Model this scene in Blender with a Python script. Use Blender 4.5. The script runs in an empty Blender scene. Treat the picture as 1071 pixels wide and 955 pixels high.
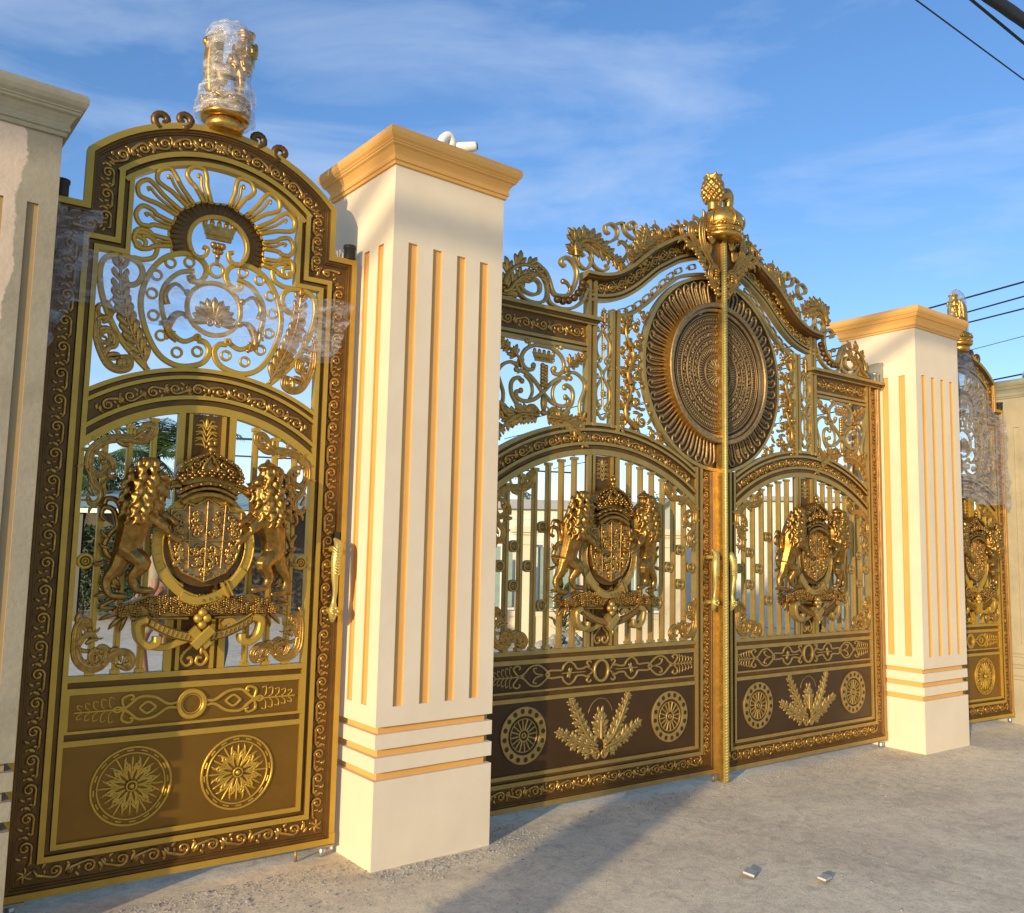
import bpy, math, random
from mathutils import Vector, Matrix
R = math.radians
random.seed(11)
scn = bpy.context.scene
COL = scn.collection
C_, S_ = math.cos, math.sin

# ------------------------------------------------------------------ materials
def mat(name, base, rough=.5, metal=0., noise=0., nscale=8., bump=0., bscale=60., var=None, spec=.5, coat=0., rvar=0.):
    m = bpy.data.materials.new(name); m.use_nodes = True
    nt = m.node_tree; N = nt.nodes; L = nt.links
    b = N['Principled BSDF']
    b.inputs['Base Color'].default_value = (*base, 1); b.inputs['Roughness'].default_value = rough
    b.inputs['Metallic'].default_value = metal; b.inputs['Specular IOR Level'].default_value = spec
    b.inputs['Coat Weight'].default_value = coat
    tc = N.new('ShaderNodeTexCoord')
    if noise > 0 or rvar > 0:
        n = N.new('ShaderNodeTexNoise'); n.inputs['Scale'].default_value = nscale; n.inputs['Detail'].default_value = 7; n.inputs['Roughness'].default_value = .62
        L.new(tc.outputs['Object'], n.inputs['Vector'])
        r = N.new('ShaderNodeMapRange'); r.inputs['From Min'].default_value = .3; r.inputs['From Max'].default_value = .7
        L.new(n.outputs['Fac'], r.inputs['Value'])
        mx = N.new('ShaderNodeMix'); mx.data_type = 'RGBA'
        v = var if var else tuple(c*(1-noise) for c in base)
        mx.inputs['A'].default_value = (*base, 1); mx.inputs['B'].default_value = (*v, 1)
        L.new(r.outputs['Result'], mx.inputs['Factor']); L.new(mx.outputs['Result'], b.inputs['Base Color'])
        if rvar > 0:
            rr = N.new('ShaderNodeMapRange'); rr.inputs['To Min'].default_value = rough-rvar; rr.inputs['To Max'].default_value = rough+rvar
            L.new(n.outputs['Fac'], rr.inputs['Value']); L.new(rr.outputs['Result'], b.inputs['Roughness'])
    if bump > 0:
        n2 = N.new('ShaderNodeTexNoise'); n2.inputs['Scale'].default_value = bscale; n2.inputs['Detail'].default_value = 5
        L.new(tc.outputs['Object'], n2.inputs['Vector'])
        bp = N.new('ShaderNodeBump'); bp.inputs['Strength'].default_value = bump; bp.inputs['Distance'].default_value = .01
        L.new(n2.outputs['Fac'], bp.inputs['Height']); L.new(bp.outputs['Normal'], b.inputs['Normal'])
    return m

M = {}
M['gold'] = mat('gold_paint', (.60, .375, .055), .44, .6, .15, 9, .06, 90, rvar=.08)
M['bed'] = mat('dark_bronze_paint', (.17, .085, .018), .42, .55, .35, 12, .1, 120, rvar=.08)
M['relief'] = mat('antique_gold', (.60, .37, .095), .36, .85, .5, 40, .12, 160, var=(.34, .18, .04), rvar=.08)
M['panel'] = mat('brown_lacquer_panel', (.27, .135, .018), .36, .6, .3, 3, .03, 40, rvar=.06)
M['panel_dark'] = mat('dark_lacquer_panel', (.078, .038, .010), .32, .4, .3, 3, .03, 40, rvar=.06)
M['bronze'] = mat('aged_bronze', (.44, .30, .13), .50, .7, .5, 40, .12, 160, var=(.24, .15, .06), rvar=.1)
M['cast'] = mat('dark_cast_gold', (.46, .28, .07), .36, .9, .55, 34, .14, 150, var=(.20, .10, .022), rvar=.08)
M['bronze_bed'] = mat('blackened_bronze', (.10, .065, .03), .45, .7, .3, 30, .1, 160)
M['brass'] = mat('bright_brass', (.62, .50, .16), .42, .6, .2, 30, .06, 120)
M['rich'] = mat('rich_antique_gold', (.66, .42, .10), .30, .8, .5, 25, .08, 120, var=(.34, .18, .04), rvar=.1)
M['steel'] = mat('galvanised_steel', (.5, .5, .48), .35, .9, .2, 30)
M['black'] = mat('black_iron', (.03, .03, .03), .5, .3)
M['cream'] = mat('cream_wall_paint', (.79, .68, .50), .85, 0, .12, 1.6, .22, 7, var=(.70, .59, .43))
M['ochre'] = mat('ochre_wall_paint', (.73, .41, .115), .8, 0, .12, 3, .08, 30, var=(.66, .36, .10))
M['cement'] = mat('bare_cement_render', (.46, .40, .27), .9, 0, .3, 3.5, .3, 30, var=(.34, .30, .20))
M['cement_cap'] = mat('grey_green_cement', (.33, .31, .22), .9, 0, .3, 5, .25, 30, var=(.25, .235, .17))
M['plasticwhite'] = mat('white_plastic', (.75, .75, .73), .35, 0)
M['lens'] = mat('dark_glass', (.02, .02, .025), .08, 0)
M['cable'] = mat('black_cable', (.012, .012, .013), .6, 0)

def cement_patchy():
    # cream paint flaking off grey cement render
    m = mat('flaking_paint_on_cement', (.66, .53, .40), .9, 0, .12, 6, .25, 40, var=(.56, .45, .34))
    nt = m.node_tree; N = nt.nodes; L = nt.links; b = N['Principled BSDF']
    src = b.inputs['Base Color'].links[0].from_socket
    tc = N.new('ShaderNodeTexCoord')
    n = N.new('ShaderNodeTexNoise'); n.inputs['Scale'].default_value = 2.3; n.inputs['Detail'].default_value = 9; n.inputs['Roughness'].default_value = .62
    L.new(tc.outputs['Object'], n.inputs['Vector'])
    sep = N.new('ShaderNodeSeparateXYZ'); L.new(tc.outputs['Object'], sep.inputs[0])
    # the strip next to the gate and the top are bare
    a = N.new('ShaderNodeMath'); a.operation = 'MULTIPLY_ADD'; L.new(sep.outputs['X'], a.inputs[0]); a.inputs[1].default_value = 4.5; a.inputs[2].default_value = -2.58
    c = N.new('ShaderNodeMath'); c.operation = 'ADD'; L.new(n.outputs['Fac'], c.inputs[0]); L.new(a.outputs[0], c.inputs[1])
    r = N.new('ShaderNodeMapRange'); r.inputs['From Min'].default_value = .49; r.inputs['From Max'].default_value = .52; L.new(c.outputs[0], r.inputs['Value'])
    n3 = N.new('ShaderNodeTexNoise'); n3.inputs['Scale'].default_value = 3.2; n3.inputs['Detail'].default_value = 12; n3.inputs['Roughness'].default_value = .7; n3.inputs['Distortion'].default_value = .8
    L.new(tc.outputs['Object'], n3.inputs['Vector'])
    cr = N.new('ShaderNodeMix'); cr.data_type = 'RGBA'; cr.inputs['A'].default_value = (.46, .41, .30, 1); cr.inputs['B'].default_value = (.17, .15, .10, 1)
    L.new(n3.outputs['Fac'], cr.inputs['Factor'])
    mx = N.new('ShaderNodeMix'); mx.data_type = 'RGBA'; L.new(r.outputs['Result'], mx.inputs['Factor'])
    L.new(src, mx.inputs['A']); L.new(cr.outputs['Result'], mx.inputs['B']); L.new(mx.outputs['Result'], b.inputs['Base Color'])
    return m
M['flaky'] = cement_patchy()

M['worn_ochre'] = mat('worn_ochre_on_cement', (.40, .27, .12), .9, 0, .3, 5, .2, 30, var=(.30, .25, .15))
def film_mat():
    m = bpy.data.materials.new('clear_plastic_film'); m.use_nodes = True
    nt = m.node_tree; N = nt.nodes; L = nt.links; N.clear()
    out = N.new('ShaderNodeOutputMaterial'); tr = N.new('ShaderNodeBsdfTransparent'); tr.inputs[0].default_value = (.97, .97, .98, 1)
    gl = N.new('ShaderNodeBsdfPrincipled'); gl.inputs['Base Color'].default_value = (.62, .64, .68, 1); gl.inputs['Roughness'].default_value = .18
    tc = N.new('ShaderNodeTexCoord'); mp = N.new('ShaderNodeMapping'); mp.inputs['Scale'].default_value = (1.6, 1.6, 4.5); mp.inputs['Rotation'].default_value = (.2, .55, 0)
    n = N.new('ShaderNodeTexNoise'); n.inputs['Scale'].default_value = 5; n.inputs['Detail'].default_value = 8; n.inputs['Distortion'].default_value = 1.4
    L.new(tc.outputs['Object'], mp.inputs[0]); L.new(mp.outputs[0], n.inputs['Vector'])
    bp = N.new('ShaderNodeBump'); bp.inputs['Strength'].default_value = .9; bp.inputs['Distance'].default_value = .03
    L.new(n.outputs['Fac'], bp.inputs['Height']); L.new(bp.outputs[0], gl.inputs['Normal'])
    r = N.new('ShaderNodeMapRange'); r.inputs['From Min'].default_value = .42; r.inputs['From Max'].default_value = .72; r.inputs['To Min'].default_value = .10; r.inputs['To Max'].default_value = .55
    L.new(n.outputs['Fac'], r.inputs['Value'])
    mx = N.new('ShaderNodeMixShader'); L.new(r.outputs[0], mx.inputs[0]); L.new(tr.outputs[0], mx.inputs[1]); L.new(gl.outputs[0], mx.inputs[2])
    L.new(mx.outputs[0], out.inputs[0])
    return m
M['film'] = film_mat()
_d = M['film'].copy(); _d.name = 'dense_plastic_film'; M['film_dense'] = _d
for n_ in _d.node_tree.nodes:
    if n_.type == 'MAP_RANGE': n_.inputs['To Min'].default_value = .22; n_.inputs['To Max'].default_value = .70
    if n_.type == 'BSDF_PRINCIPLED': n_.inputs['Base Color'].default_value = (.40, .42, .46, 1)

# ------------------------------------------------------------------ mesh building
def catmull(pts, n=5, closed=False):
    P = list(pts); out = []
    m = len(P); rng = m if closed else m-1
    for i in range(rng):
        if closed: p0, p1, p2, p3 = P[i-1], P[i], P[(i+1) % m], P[(i+2) % m]
        else: p0, p1, p2, p3 = P[max(i-1, 0)], P[i], P[i+1], P[min(i+2, m-1)]
        for k in range(n):
            t = k/n; t2 = t*t; t3 = t2*t
            out.append(tuple(.5*((2*b)+(-a+c)*t+(2*a-5*b+4*c-d)*t2+(-a+3*b-3*c+d)*t3) for a, b, c, d in zip(p0, p1, p2, p3)))
    if not closed: out.append(tuple(P[-1]))
    return out

def spiral(cx, cz, r0, r1, a0, turns, n=16, hand=1):
    o = []
    k = max(4, int(abs(turns)*n))
    for i in range(k+1):
        t = i/k; r = r0+(r1-r0)*t**.8; a = a0+hand*turns*2*math.pi*t
        o.append((cx+r*C_(a), cz+r*S_(a)))
    return o

def arc(cx, cz, r, a0, a1, n=16, rz=None):
    rz = r if rz is None else rz
    return [(cx+r*C_(R(a0+(a1-a0)*i/n)), cz+rz*S_(R(a0+(a1-a0)*i/n))) for i in range(n+1)]

class MB:
    def __init__(s): s.v = []; s.f = []; s.m = []; s.s = []
    def add(s, vs, fs, mi=0, sm=False):
        b = len(s.v); s.v += vs
        for f in fs: s.f.append(tuple(b+i for i in f)); s.m.append(mi); s.s.append(sm)
    def box(s, x0, x1, y0, y1, z0, z1, mi=0):
        v = [(x, y, z) for x in (x0, x1) for y in (y0, y1) for z in (z0, z1)]
        s.add(v, [(0, 1, 3, 2), (4, 6, 7, 5), (0, 4, 5, 1), (2, 3, 7, 6), (0, 2, 6, 4), (1, 5, 7, 3)], mi)
    def sweep(s, pts, prof, closed=False, mats=None, scale=None, smooth=False, cap=True):
        # prof: list of (offset to the left, depth y); pts: (x, z)
        n = len(pts); rings = []
        for i in range(n):
            if closed: a, b, c = pts[i-1], pts[i], pts[(i+1) % n]
            else: a, b, c = pts[max(i-1, 0)], pts[i], pts[min(i+1, n-1)]
            d1 = Vector((b[0]-a[0], b[1]-a[1])); d2 = Vector((c[0]-b[0], c[1]-b[1]))
            if d1.length < 1e-9: d1 = d2
            if d2.length < 1e-9: d2 = d1
            if d1.length < 1e-9: d1 = d2 = Vector((1, 0))
            d1.normalize(); d2.normalize()
            n1 = Vector((-d1.y, d1.x)); n2 = Vector((-d2.y, d2.x)); mN = n1+n2
            if mN.length < 1e-4: mN = n1.copy()
            mN.normalize(); k = 1/max(.35, mN.dot(n1))
            sc = scale[i] if scale else 1.
            rings.append([(b[0]+mN.x*o*k*sc, y if not scale else y*1., b[1]+mN.y*o*k*sc) for o, y in prof])
        m = len(prof); V = [v for r in rings for v in r]; base = len(s.v); s.v += V
        for i in range(n if closed else n-1):
            j = (i+1) % n
            for q in range(m-1):
                s.f.append((base+i*m+q, base+j*m+q, base+j*m+q+1, base+i*m+q+1)); s.m.append(mats[q] if mats else 0); s.s.append(smooth)
        if not closed and cap:
            s.f.append(tuple(base+q for q in range(m))); s.m.append(mats[0] if mats else 0); s.s.append(False)
            s.f.append(tuple(base+(n-1)*m+q for q in range(m-1, -1, -1))); s.m.append(mats[0] if mats else 0); s.s.append(False)
    def flat(s, pts, w, y0=0., t=.02, mi=0, closed=False, bev=.004, both=True):
        h = w/2; b = min(bev, h*.4)
        s.sweep(pts, [(-h, y0+t), (-h, y0+b), (-h+b, y0), (h-b, y0), (h, y0+b), (h, y0+t)], closed, [mi]*5)
        if both:  # back face
            s.sweep(pts, [(h, y0+t), (-h, y0+t)], closed, [mi], cap=False)
    def rib(s, pts, r, y=0., h=1., mi=0, n=5, closed=False):
        # half-round raised rib, r: float or list
        N = len(pts); rr = r if isinstance(r, (list, tuple)) else [r]*N
        base = len(s.v)
        for i in range(N):
            if closed: a, c = pts[i-1], pts[(i+1) % N]
            else: a, c = pts[max(i-1, 0)], pts[min(i+1, N-1)]
            d = Vector((c[0]-a[0], c[1]-a[1]))
            if d.length < 1e-9: d = Vector((1, 0))
            d.normalize(); nx, nz = -d.y, d.x
            for k in range(n+1):
                an = math.pi*k/n
                s.v.append((pts[i][0]+nx*rr[i]*C_(an), y-rr[i]*h*S_(an), pts[i][1]+nz*rr[i]*C_(an)))
        m = n+1
        for i in range(N if closed else N-1):
            j = (i+1) % N
            for k in range(n): s.f.append((base+i*m+k, base+j*m+k, base+j*m+k+1, base+i*m+k+1)); s.m.append(mi); s.s.append(True)
            s.f.append((base+i*m, base+i*m+n, base+j*m+n, base+j*m)); s.m.append(mi); s.s.append(False)
        if not closed:
            s.f.append(tuple(base+k for k in range(m))); s.m.append(mi); s.s.append(False)
            s.f.append(tuple(base+(N-1)*m+k for k in range(m-1, -1, -1))); s.m.append(mi); s.s.append(False)
    def drop(s, x, z, ang, L, w, curl=0., y=0., h=.8, mi=0, n=7, ns=4):
        pts = []; rr = []; a = ang; px, pz = x, z
        for i in range(n+1):
            t = i/n; pts.append((px, pz)); rr.append(w*(.18+.82*math.sin(math.pi*min(1, t*.82+.12))**.8 if t < 1 else .05))
            a += curl/n; px += C_(a)*L/n; pz += S_(a)*L/n
        s.rib(pts, rr, y, h, mi, ns)
    def lobe(s, x, z, ang, L, w, curl=0., y=0., h=.6, mi=0, n=7, ns=4):
        pts = []; rr = []; a = ang; px, pz = x, z
        for i in range(n+1):
            t = i/n; pts.append((px, pz)); rr.append(max(w*.08, w*((.35+.65*(t/.62)**.8) if t < .62 else math.sqrt(max(0., 1-((t-.62)/.385)**2)))))
            a += curl*t*2/n; px += C_(a)*L/n; pz += S_(a)*L/n
        s.rib(pts, rr, y, h, mi, ns)
    def blob(s, x, y, z, rx, ry=None, rz=None, mi=0, nu=10, nv=6):
        ry = rx if ry is None else ry; rz = rx if rz is None else rz
        vs = [(x, y, z+rz)]; fs = []
        for j in range(1, nv):
            p = math.pi*j/nv
            for i in range(nu):
                a = 2*math.pi*i/nu; vs.append((x+rx*S_(p)*C_(a), y+ry*S_(p)*S_(a), z+rz*C_(p)))
        vs.append((x, y, z-rz)); e = len(vs)-1
        for i in range(nu): fs.append((0, 1+i, 1+(i+1) % nu))
        for j in range(nv-2):
            for i in range(nu):
                a = 1+j*nu+i; b = 1+j*nu+(i+1) % nu; fs.append((a, a+nu, b+nu, b))
        for i in range(nu): fs.append((e, e-nu+(i+1) % nu, e-nu+i))
        s.add(vs, fs, mi, True)
    def tube(s, pts, rad, n=8, mi=0, closed=False, smooth=True):
        N = len(pts); rr = rad if isinstance(rad, (list, tuple)) else [rad]*N
        P = [Vector(p) for p in pts]; base = len(s.v)
        t = (P[1]-P[0]).normalized(); u = t.orthogonal().normalized()
        for i in range(N):
            a = P[i-1] if (i > 0 or closed) else P[0]; b = P[(i+1) % N] if (i < N-1 or closed) else P[-1]
            t = (b-a)
            t = t.normalized() if t.length > 1e-9 else Vector((0, 0, 1))
            u = (u-t*u.dot(t)); u = u.normalized() if u.length > 1e-6 else t.orthogonal().normalized()
            w = t.cross(u)
            for k in range(n):
                an = 2*math.pi*k/n; q = P[i]+(u*C_(an)+w*S_(an))*rr[i]; s.v.append(tuple(q))
        for i in range(N if closed else N-1):
            j = (i+1) % N
            for k in range(n): s.f.append((base+i*n+k, base+i*n+(k+1) % n, base+j*n+(k+1) % n, base+j*n+k)); s.m.append(mi); s.s.append(smooth)
        if not closed:
            s.f.append(tuple(base+k for k in range(n-1, -1, -1))); s.m.append(mi); s.s.append(False)
            s.f.append(tuple(base+(N-1)*n+k for k in range(n))); s.m.append(mi); s.s.append(False)
    def chain(s, pts, mi=0, n=8):
        # rounded limb through (x, y, z, r)
        Q = catmull(pts, 4); s.tube([q[:3] for q in Q], [q[3] for q in Q], n, mi)
        for q in (Q[0], Q[-1]): s.blob(q[0], q[1], q[2], q[3]*.98, mi=mi, nu=8, nv=5)
    def lathe(s, cx, cy, prof, n=24, mi=0, smooth=True, mats=None):
        base = len(s.v); m = len(prof)
        for r, z in prof:
            for k in range(n): a = 2*math.pi*k/n; s.v.append((cx+r*C_(a), cy+r*S_(a), z))
        for i in range(m-1):
            for k in range(n):
                s.f.append((base+i*n+k, base+i*n+(k+1) % n, base+(i+1)*n+(k+1) % n, base+(i+1)*n+k)); s.m.append(mats[i] if mats else mi); s.s.append(smooth)
        s.f.append(tuple(base+k for k in range(n-1, -1, -1))); s.m.append(mi); s.s.append(False)
        s.f.append(tuple(base+(m-1)*n+k for k in range(n))); s.m.append(mi); s.s.append(False)
    def poly(s, pts, y0, y1, mi=0, side=None):
        # plate with outline (x,z), front at y0, back at y1
        n = len(pts); v = [(p[0], y0, p[1]) for p in pts]+[(p[0], y1, p[1]) for p in pts]
        s.add(v, [tuple(range(n)), tuple(range(2*n-1, n-1, -1))], mi)
        s.add(v, [(i, n+i, n+(i+1) % n, (i+1) % n) for i in range(n)], mi if side is None else side)
    def prism(s, pts, z0, z1, mi=0, sides=None, cap=True):
        n = len(pts); v = [(p[0], p[1], z0) for p in pts]+[(p[0], p[1], z1) for p in pts]
        if cap: s.add(v, [tuple(range(n-1, -1, -1)), tuple(range(n, 2*n))], mi)
        for i in range(n): s.add([v[i], v[(i+1) % n], v[n+(i+1) % n], v[n+i]], [(0, 1, 2, 3)], sides[i] if sides else mi)
    def mirror(s, cx=0.):
        b = len(s.v); nf = len(s.f)
        s.v += [(2*cx-v[0], v[1], v[2]) for v in s.v]
        for i in range(nf): s.f.append(tuple(b+k for k in reversed(s.f[i]))); s.m.append(s.m[i]); s.s.append(s.s[i])
        return s
    def shift(s, dx=0, dy=0, dz=0): s.v = [(v[0]+dx, v[1]+dy, v[2]+dz) for v in s.v]; return s
    def mesh(s, name, mats):
        me = bpy.data.meshes.new(name); me.from_pydata(s.v, [], s.f); 
        for mm in mats: me.materials.append(M[mm] if isinstance(mm, str) else mm)
        me.polygons.foreach_set('material_index', s.m); me.polygons.foreach_set('use_smooth', s.s); me.validate(); me.update()
        return me
    def build(s, name, mats, parent=None, loc=(0, 0, 0)):
        o = bpy.data.objects.new(name, s.mesh(name, mats)); COL.objects.link(o); o.location = loc
        if parent: o.parent = parent
        return o
    def fuse(s, name, mats, parent=None, voxel=.006, loc=(0, 0, 0), subdiv=False):
        o = s.build(name, mats, parent, loc)
        md = o.modifiers.new('r', 'REMESH'); md.mode = 'VOXEL'; md.voxel_size = voxel; md.use_smooth_shade = True
        sm = o.modifiers.new('s', 'SMOOTH'); sm.iterations = 1; sm.factor = .3
        dg = bpy.context.evaluated_depsgraph_get(); ev = o.evaluated_get(dg)
        me = bpy.data.meshes.new_from_object(ev, depsgraph=dg); o.modifiers.clear(); o.data = me
        for p in me.polygons: p.use_smooth = True
        if not me.materials:
            for mm in mats: me.materials.append(M[mm])
        return o

def tag(o, label=None, cat=None, group=None, kind=None):
    if label: o['label'] = label
    if cat: o['category'] = cat
    if group: o['group'] = group
    if kind: o['kind'] = kind
    return o
def empty(name, loc=(0, 0, 0), rz=0.):
    o = bpy.data.objects.new(name, None); COL.objects.link(o); o.location = loc; o.rotation_euler = (0, 0, rz); return o
def kids(o): return [c for c in bpy.data.objects if c.parent == o]
def copy_tree(o, parent=None, only=None):
    c = o.copy(); COL.objects.link(c); c.parent = parent
    for ch in kids(o): copy_tree(ch, c)
    return c

# ------------------------------------------------------------------ ornament
def rinceau(mb, path, W, unit, y=0., mi=0, alt=False, hand=1, rr=.0082, m0=0.):
    # running scroll along a path (x,z); W half width
    L = [0.]
    for a, b in zip(path, path[1:]): L.append(L[-1]+math.hypot(b[0]-a[0], b[1]-a[1]))
    tot = L[-1]; n = max(1, round((tot-2*m0)/unit)); u = (tot-2*m0)/n
    def at(s_, off):
        s_ = min(max(s_, 0), tot); i = 0
        while i < len(L)-2 and L[i+1] < s_: i += 1
        t = (s_-L[i])/max(1e-9, L[i+1]-L[i]); a, b = path[i], path[i+1]; d = Vector((b[0]-a[0], b[1]-a[1])).normalized()
        return (a[0]+(b[0]-a[0])*t-d.y*off, a[1]+(b[1]-a[1])*t+d.x*off)
    for i in range(n):
        c = m0+u*(i+.5); h = hand*(-1 if (alt and i % 2) else 1)
        k = W
        # stem sweeping in from the previous unit, round into the curl
        sp = spiral(.02*u/k, .08, .80, .20, R(-118), 1.35, 14)
        st = [(-.62*u/k, .62*(-1 if alt else 1)*(1 if alt else -1)*(-1) if alt else -.25), (-.50*u/k, -.2 if alt else -.62)]
        q = [(c+a*k, b*k*h) for a, b in (st+sp)]
        q = [at(a, b) for a, b in q]
        m = len(q); mb.rib(q, [rr*(1.15-.45*j/m) for j in range(m)], y, 1.1, mi, 4)
        # a thinner inner line and the eye
        p = at(c+.02*u, .10*k*h); mb.rib([(p[0]-.001, p[1]), (p[0]+.001, p[1])], rr*1.25, y-.003, 1.3, mi, 4)
        e = Vector(at(c+.01, 0))-Vector(at(c-.01, 0)); ba = math.atan2(e.y, e.x)
        def dr(a, b, ang, Ln, w, cu):
            pp = at(c+a*u, b*k*h); mb.drop(pp[0], pp[1], ba+h*R(ang), Ln*k*1.9, w*k*2.3, h*cu, y, .75, mi, 6, 4)
        dr(.30, -.28, 35, .62, .13, 1.1); dr(.40, -.62, 20, .5, .11, 1.4)
        dr(-.36, .42, 95, .42, .10, -1.2); dr(-.30, -.25, 60, .36, .09, 1.0); dr(.44, .5, 150, .32, .09, -1.)
        dr(.12, .15, 200, .34, .10, 1.6)

def acanthus(mb, pts, size, y=0., mi=0, lobes=7, r=.012, both=True, curl=.8, n=4, side=0):
    # leafy stem: midrib with overlapping fingered lobes leaving both sides
    P = catmull(pts, 6); m = len(P); mb.rib(P, [r*(1.1-.75*i/m) for i in range(m)], y-.008, 1.2, mi, 5)
    lobes = max(2, int(lobes*.95))
    for k in range(lobes+1):
        t = (k+.2)/(lobes+.2); i = min(m-2, int(t*m)); p = P[i]; q = P[i+1]; a = math.atan2(q[1]-p[1], q[0]-p[0])
        f = .62+.38*math.sin(math.pi*min(1, t*1.1+.08))
        for sg in ((1, -1) if side == 0 else (side,)):
            for an, L_, w_, yy in ((60, .66, .15, .004), (36, .92, .17, 0), (14, .80, .14, -.004)):
                mb.lobe(p[0], p[1], a+sg*R(an), size*f*L_, size*w_*f, sg*curl*(.8 if an > 20 else .3), y+yy, .6, mi, 6, 4)
    e = P[-1]; q = P[-3]; mb.drop(e[0], e[1], math.atan2(e[1]-q[1], e[0]-q[0]), size*.6, size*.12, curl*.3, y, .8, mi, 6, 4)

def leafscroll(mb, pts, w, y=0., mi=0, lobes=8, side=1, L=None, h=1.0):
    # broad tapering scroll with raised edges and acanthus lobes along its outer side
    P = catmull(pts, 5); m = len(P); W = [w*(.42+.58*math.sin(math.pi*min(1., (i+2)/(m+2)))**.7) for i in range(m)]
    mb.rib(P, W, y, .55*h, mi, 6)
    def off(k_):
        o = []
        for i in range(m):
            a, c = P[max(i-1, 0)], P[min(i+1, m-1)]; d = Vector((c[0]-a[0], c[1]-a[1])).normalized(); o.append((P[i][0]-d.y*W[i]*k_, P[i][1]+d.x*W[i]*k_))
        return o
    mb.rib(off(.72), [.26*x for x in W], y-w*.18, 1.5, mi, 4); mb.rib(off(-.72), [.26*x for x in W], y-w*.18, 1.5, mi, 4); mb.rib(off(0), [.16*x for x in W], y-w*.45, 1.4, mi, 4)
    O = off(side*.75); L = L or w*2.6
    for k in range(lobes):
        i = min(m-2, int((k+.5)/lobes*m)); p, q = O[i], O[i+1]; a = math.atan2(q[1]-p[1], q[0]-p[0]); f = W[i]/w
        mb.drop(p[0], p[1], a+side*R(30), L*f, w*.42*f, side*1.3, y-.002, .9, mi, 6, 4); mb.drop(p[0], p[1], a+side*R(8), L*f*.8, w*.30*f, side*1.5, y-.005, .9, mi, 6, 4)
    for e in (P[0], P[-1]): mb.blob(e[0], y-w*.2, e[1], w*.62, w*.5, w*.62, mi)

def scroll_end(mb, cx, cz, r, a0, turns, hand, rad, y, mi=0):
    sp = spiral(cx, cz, r, r*.22, a0, turns, 16, hand); m = len(sp)
    mb.rib(sp, [rad*(1-.35*i/m) for i in range(m)], y, 1.1, mi, 5)
    mb.blob(cx, y, cz, r*.3, mi=mi, nu=8, nv=5)

def fret(mb, pts, w=.022, y=.004, t=.018, closed=False, n=5):
    P = catmull(pts, n, closed); mb.flat(P, w, y, t, 0, closed)

# ------------------------------------------------------------------ corner scrolls of the openings (lower: c-shape, left hand)
def corner_lower(mb, x0, z0, k=1., y=0.):
    # x0,z0: inner corner of the opening
    F = lambda L: [(x0+a*k, z0+b*k) for a, b in L]
    leafscroll(mb, F([(.075, .205), (.070, .235), (.045, .245), (.026, .215), (.022, .15), (.030, .085), (.065, .042), (.115, .036), (.15, .065), (.155, .105), (.13, .125), (.11, .11)]), .023*k, y, 0, 11, 1, .055*k)
    leafscroll(mb, F([(.14, .05), (.185, .095), (.235, .095), (.262, .06), (.25, .028), (.222, .03)]), .019*k, y-.004, 0, 6, -1, .045*k)
    leafscroll(mb, F([(.03, .13), (.055, .175), (.085, .185), (.105, .16)]), .014*k, y-.006, 0, 4, 1, .04*k)
    leafscroll(mb, F([(.10, .05), (.085, .09), (.10, .12)]), .013*k, y-.008, 0, 3, -1, .035*k)
    for a, b, an, L in [(.02, .235, 110, .06), (.06, .14, 60, .06), (.19, .04, 10, .06), (.16, .10, 60, .05)]: mb.drop(*F([(a, b)])[0], R(an), L*k, .012*k, -1.2, y-.006, 1., 0, 6, 4)
def corner_upper(mb, xe, arch, k=1., y=0.):
    # hugs the springing of the arch, xe: opening edge (negative), arch(x)->z
    def f(a, b): x = xe+a*k; return (x, arch(x)-b*k)
    def g(a, b): return (xe+a*k, arch(xe+.03*k)-b*k)
    leafscroll(mb, [f(.235, .085), f(.232, .055), f(.265, .032), f(.295, .05), f(.285, .085), f(.24, .10), f(.18, .07), f(.10, .035), f(.05, .035), g(.025, .06), g(.026, .12), g(.055, .15), g(.092, .135), g(.098, .105), g(.08, .09)], .022*k, y, 0, 14, -1, .05*k)
    leafscroll(mb, [g(.028, .13), g(.05, .19), g(.082, .225), g(.078, .272), g(.045, .285), g(.03, .262)], .018*k, y-.004, 0, 6, 1, .045*k)
    leafscroll(mb, [g(.045, .05), g(.09, .06), g(.12, .09), g(.13, .13)], .014*k, y-.006, 0, 4, -1, .04*k)
    for a, b, an, L, fn in [(.13, .05, -60, .07, f), (.20, .08, 10, .06, f), (.10, .15, -40, .05, g), (.03, .2, -100, .06, g)]: mb.drop(*fn(a, b), R(an), L*k, .012*k, 1.1, y-.006, 1., 0, 6, 4)

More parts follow.
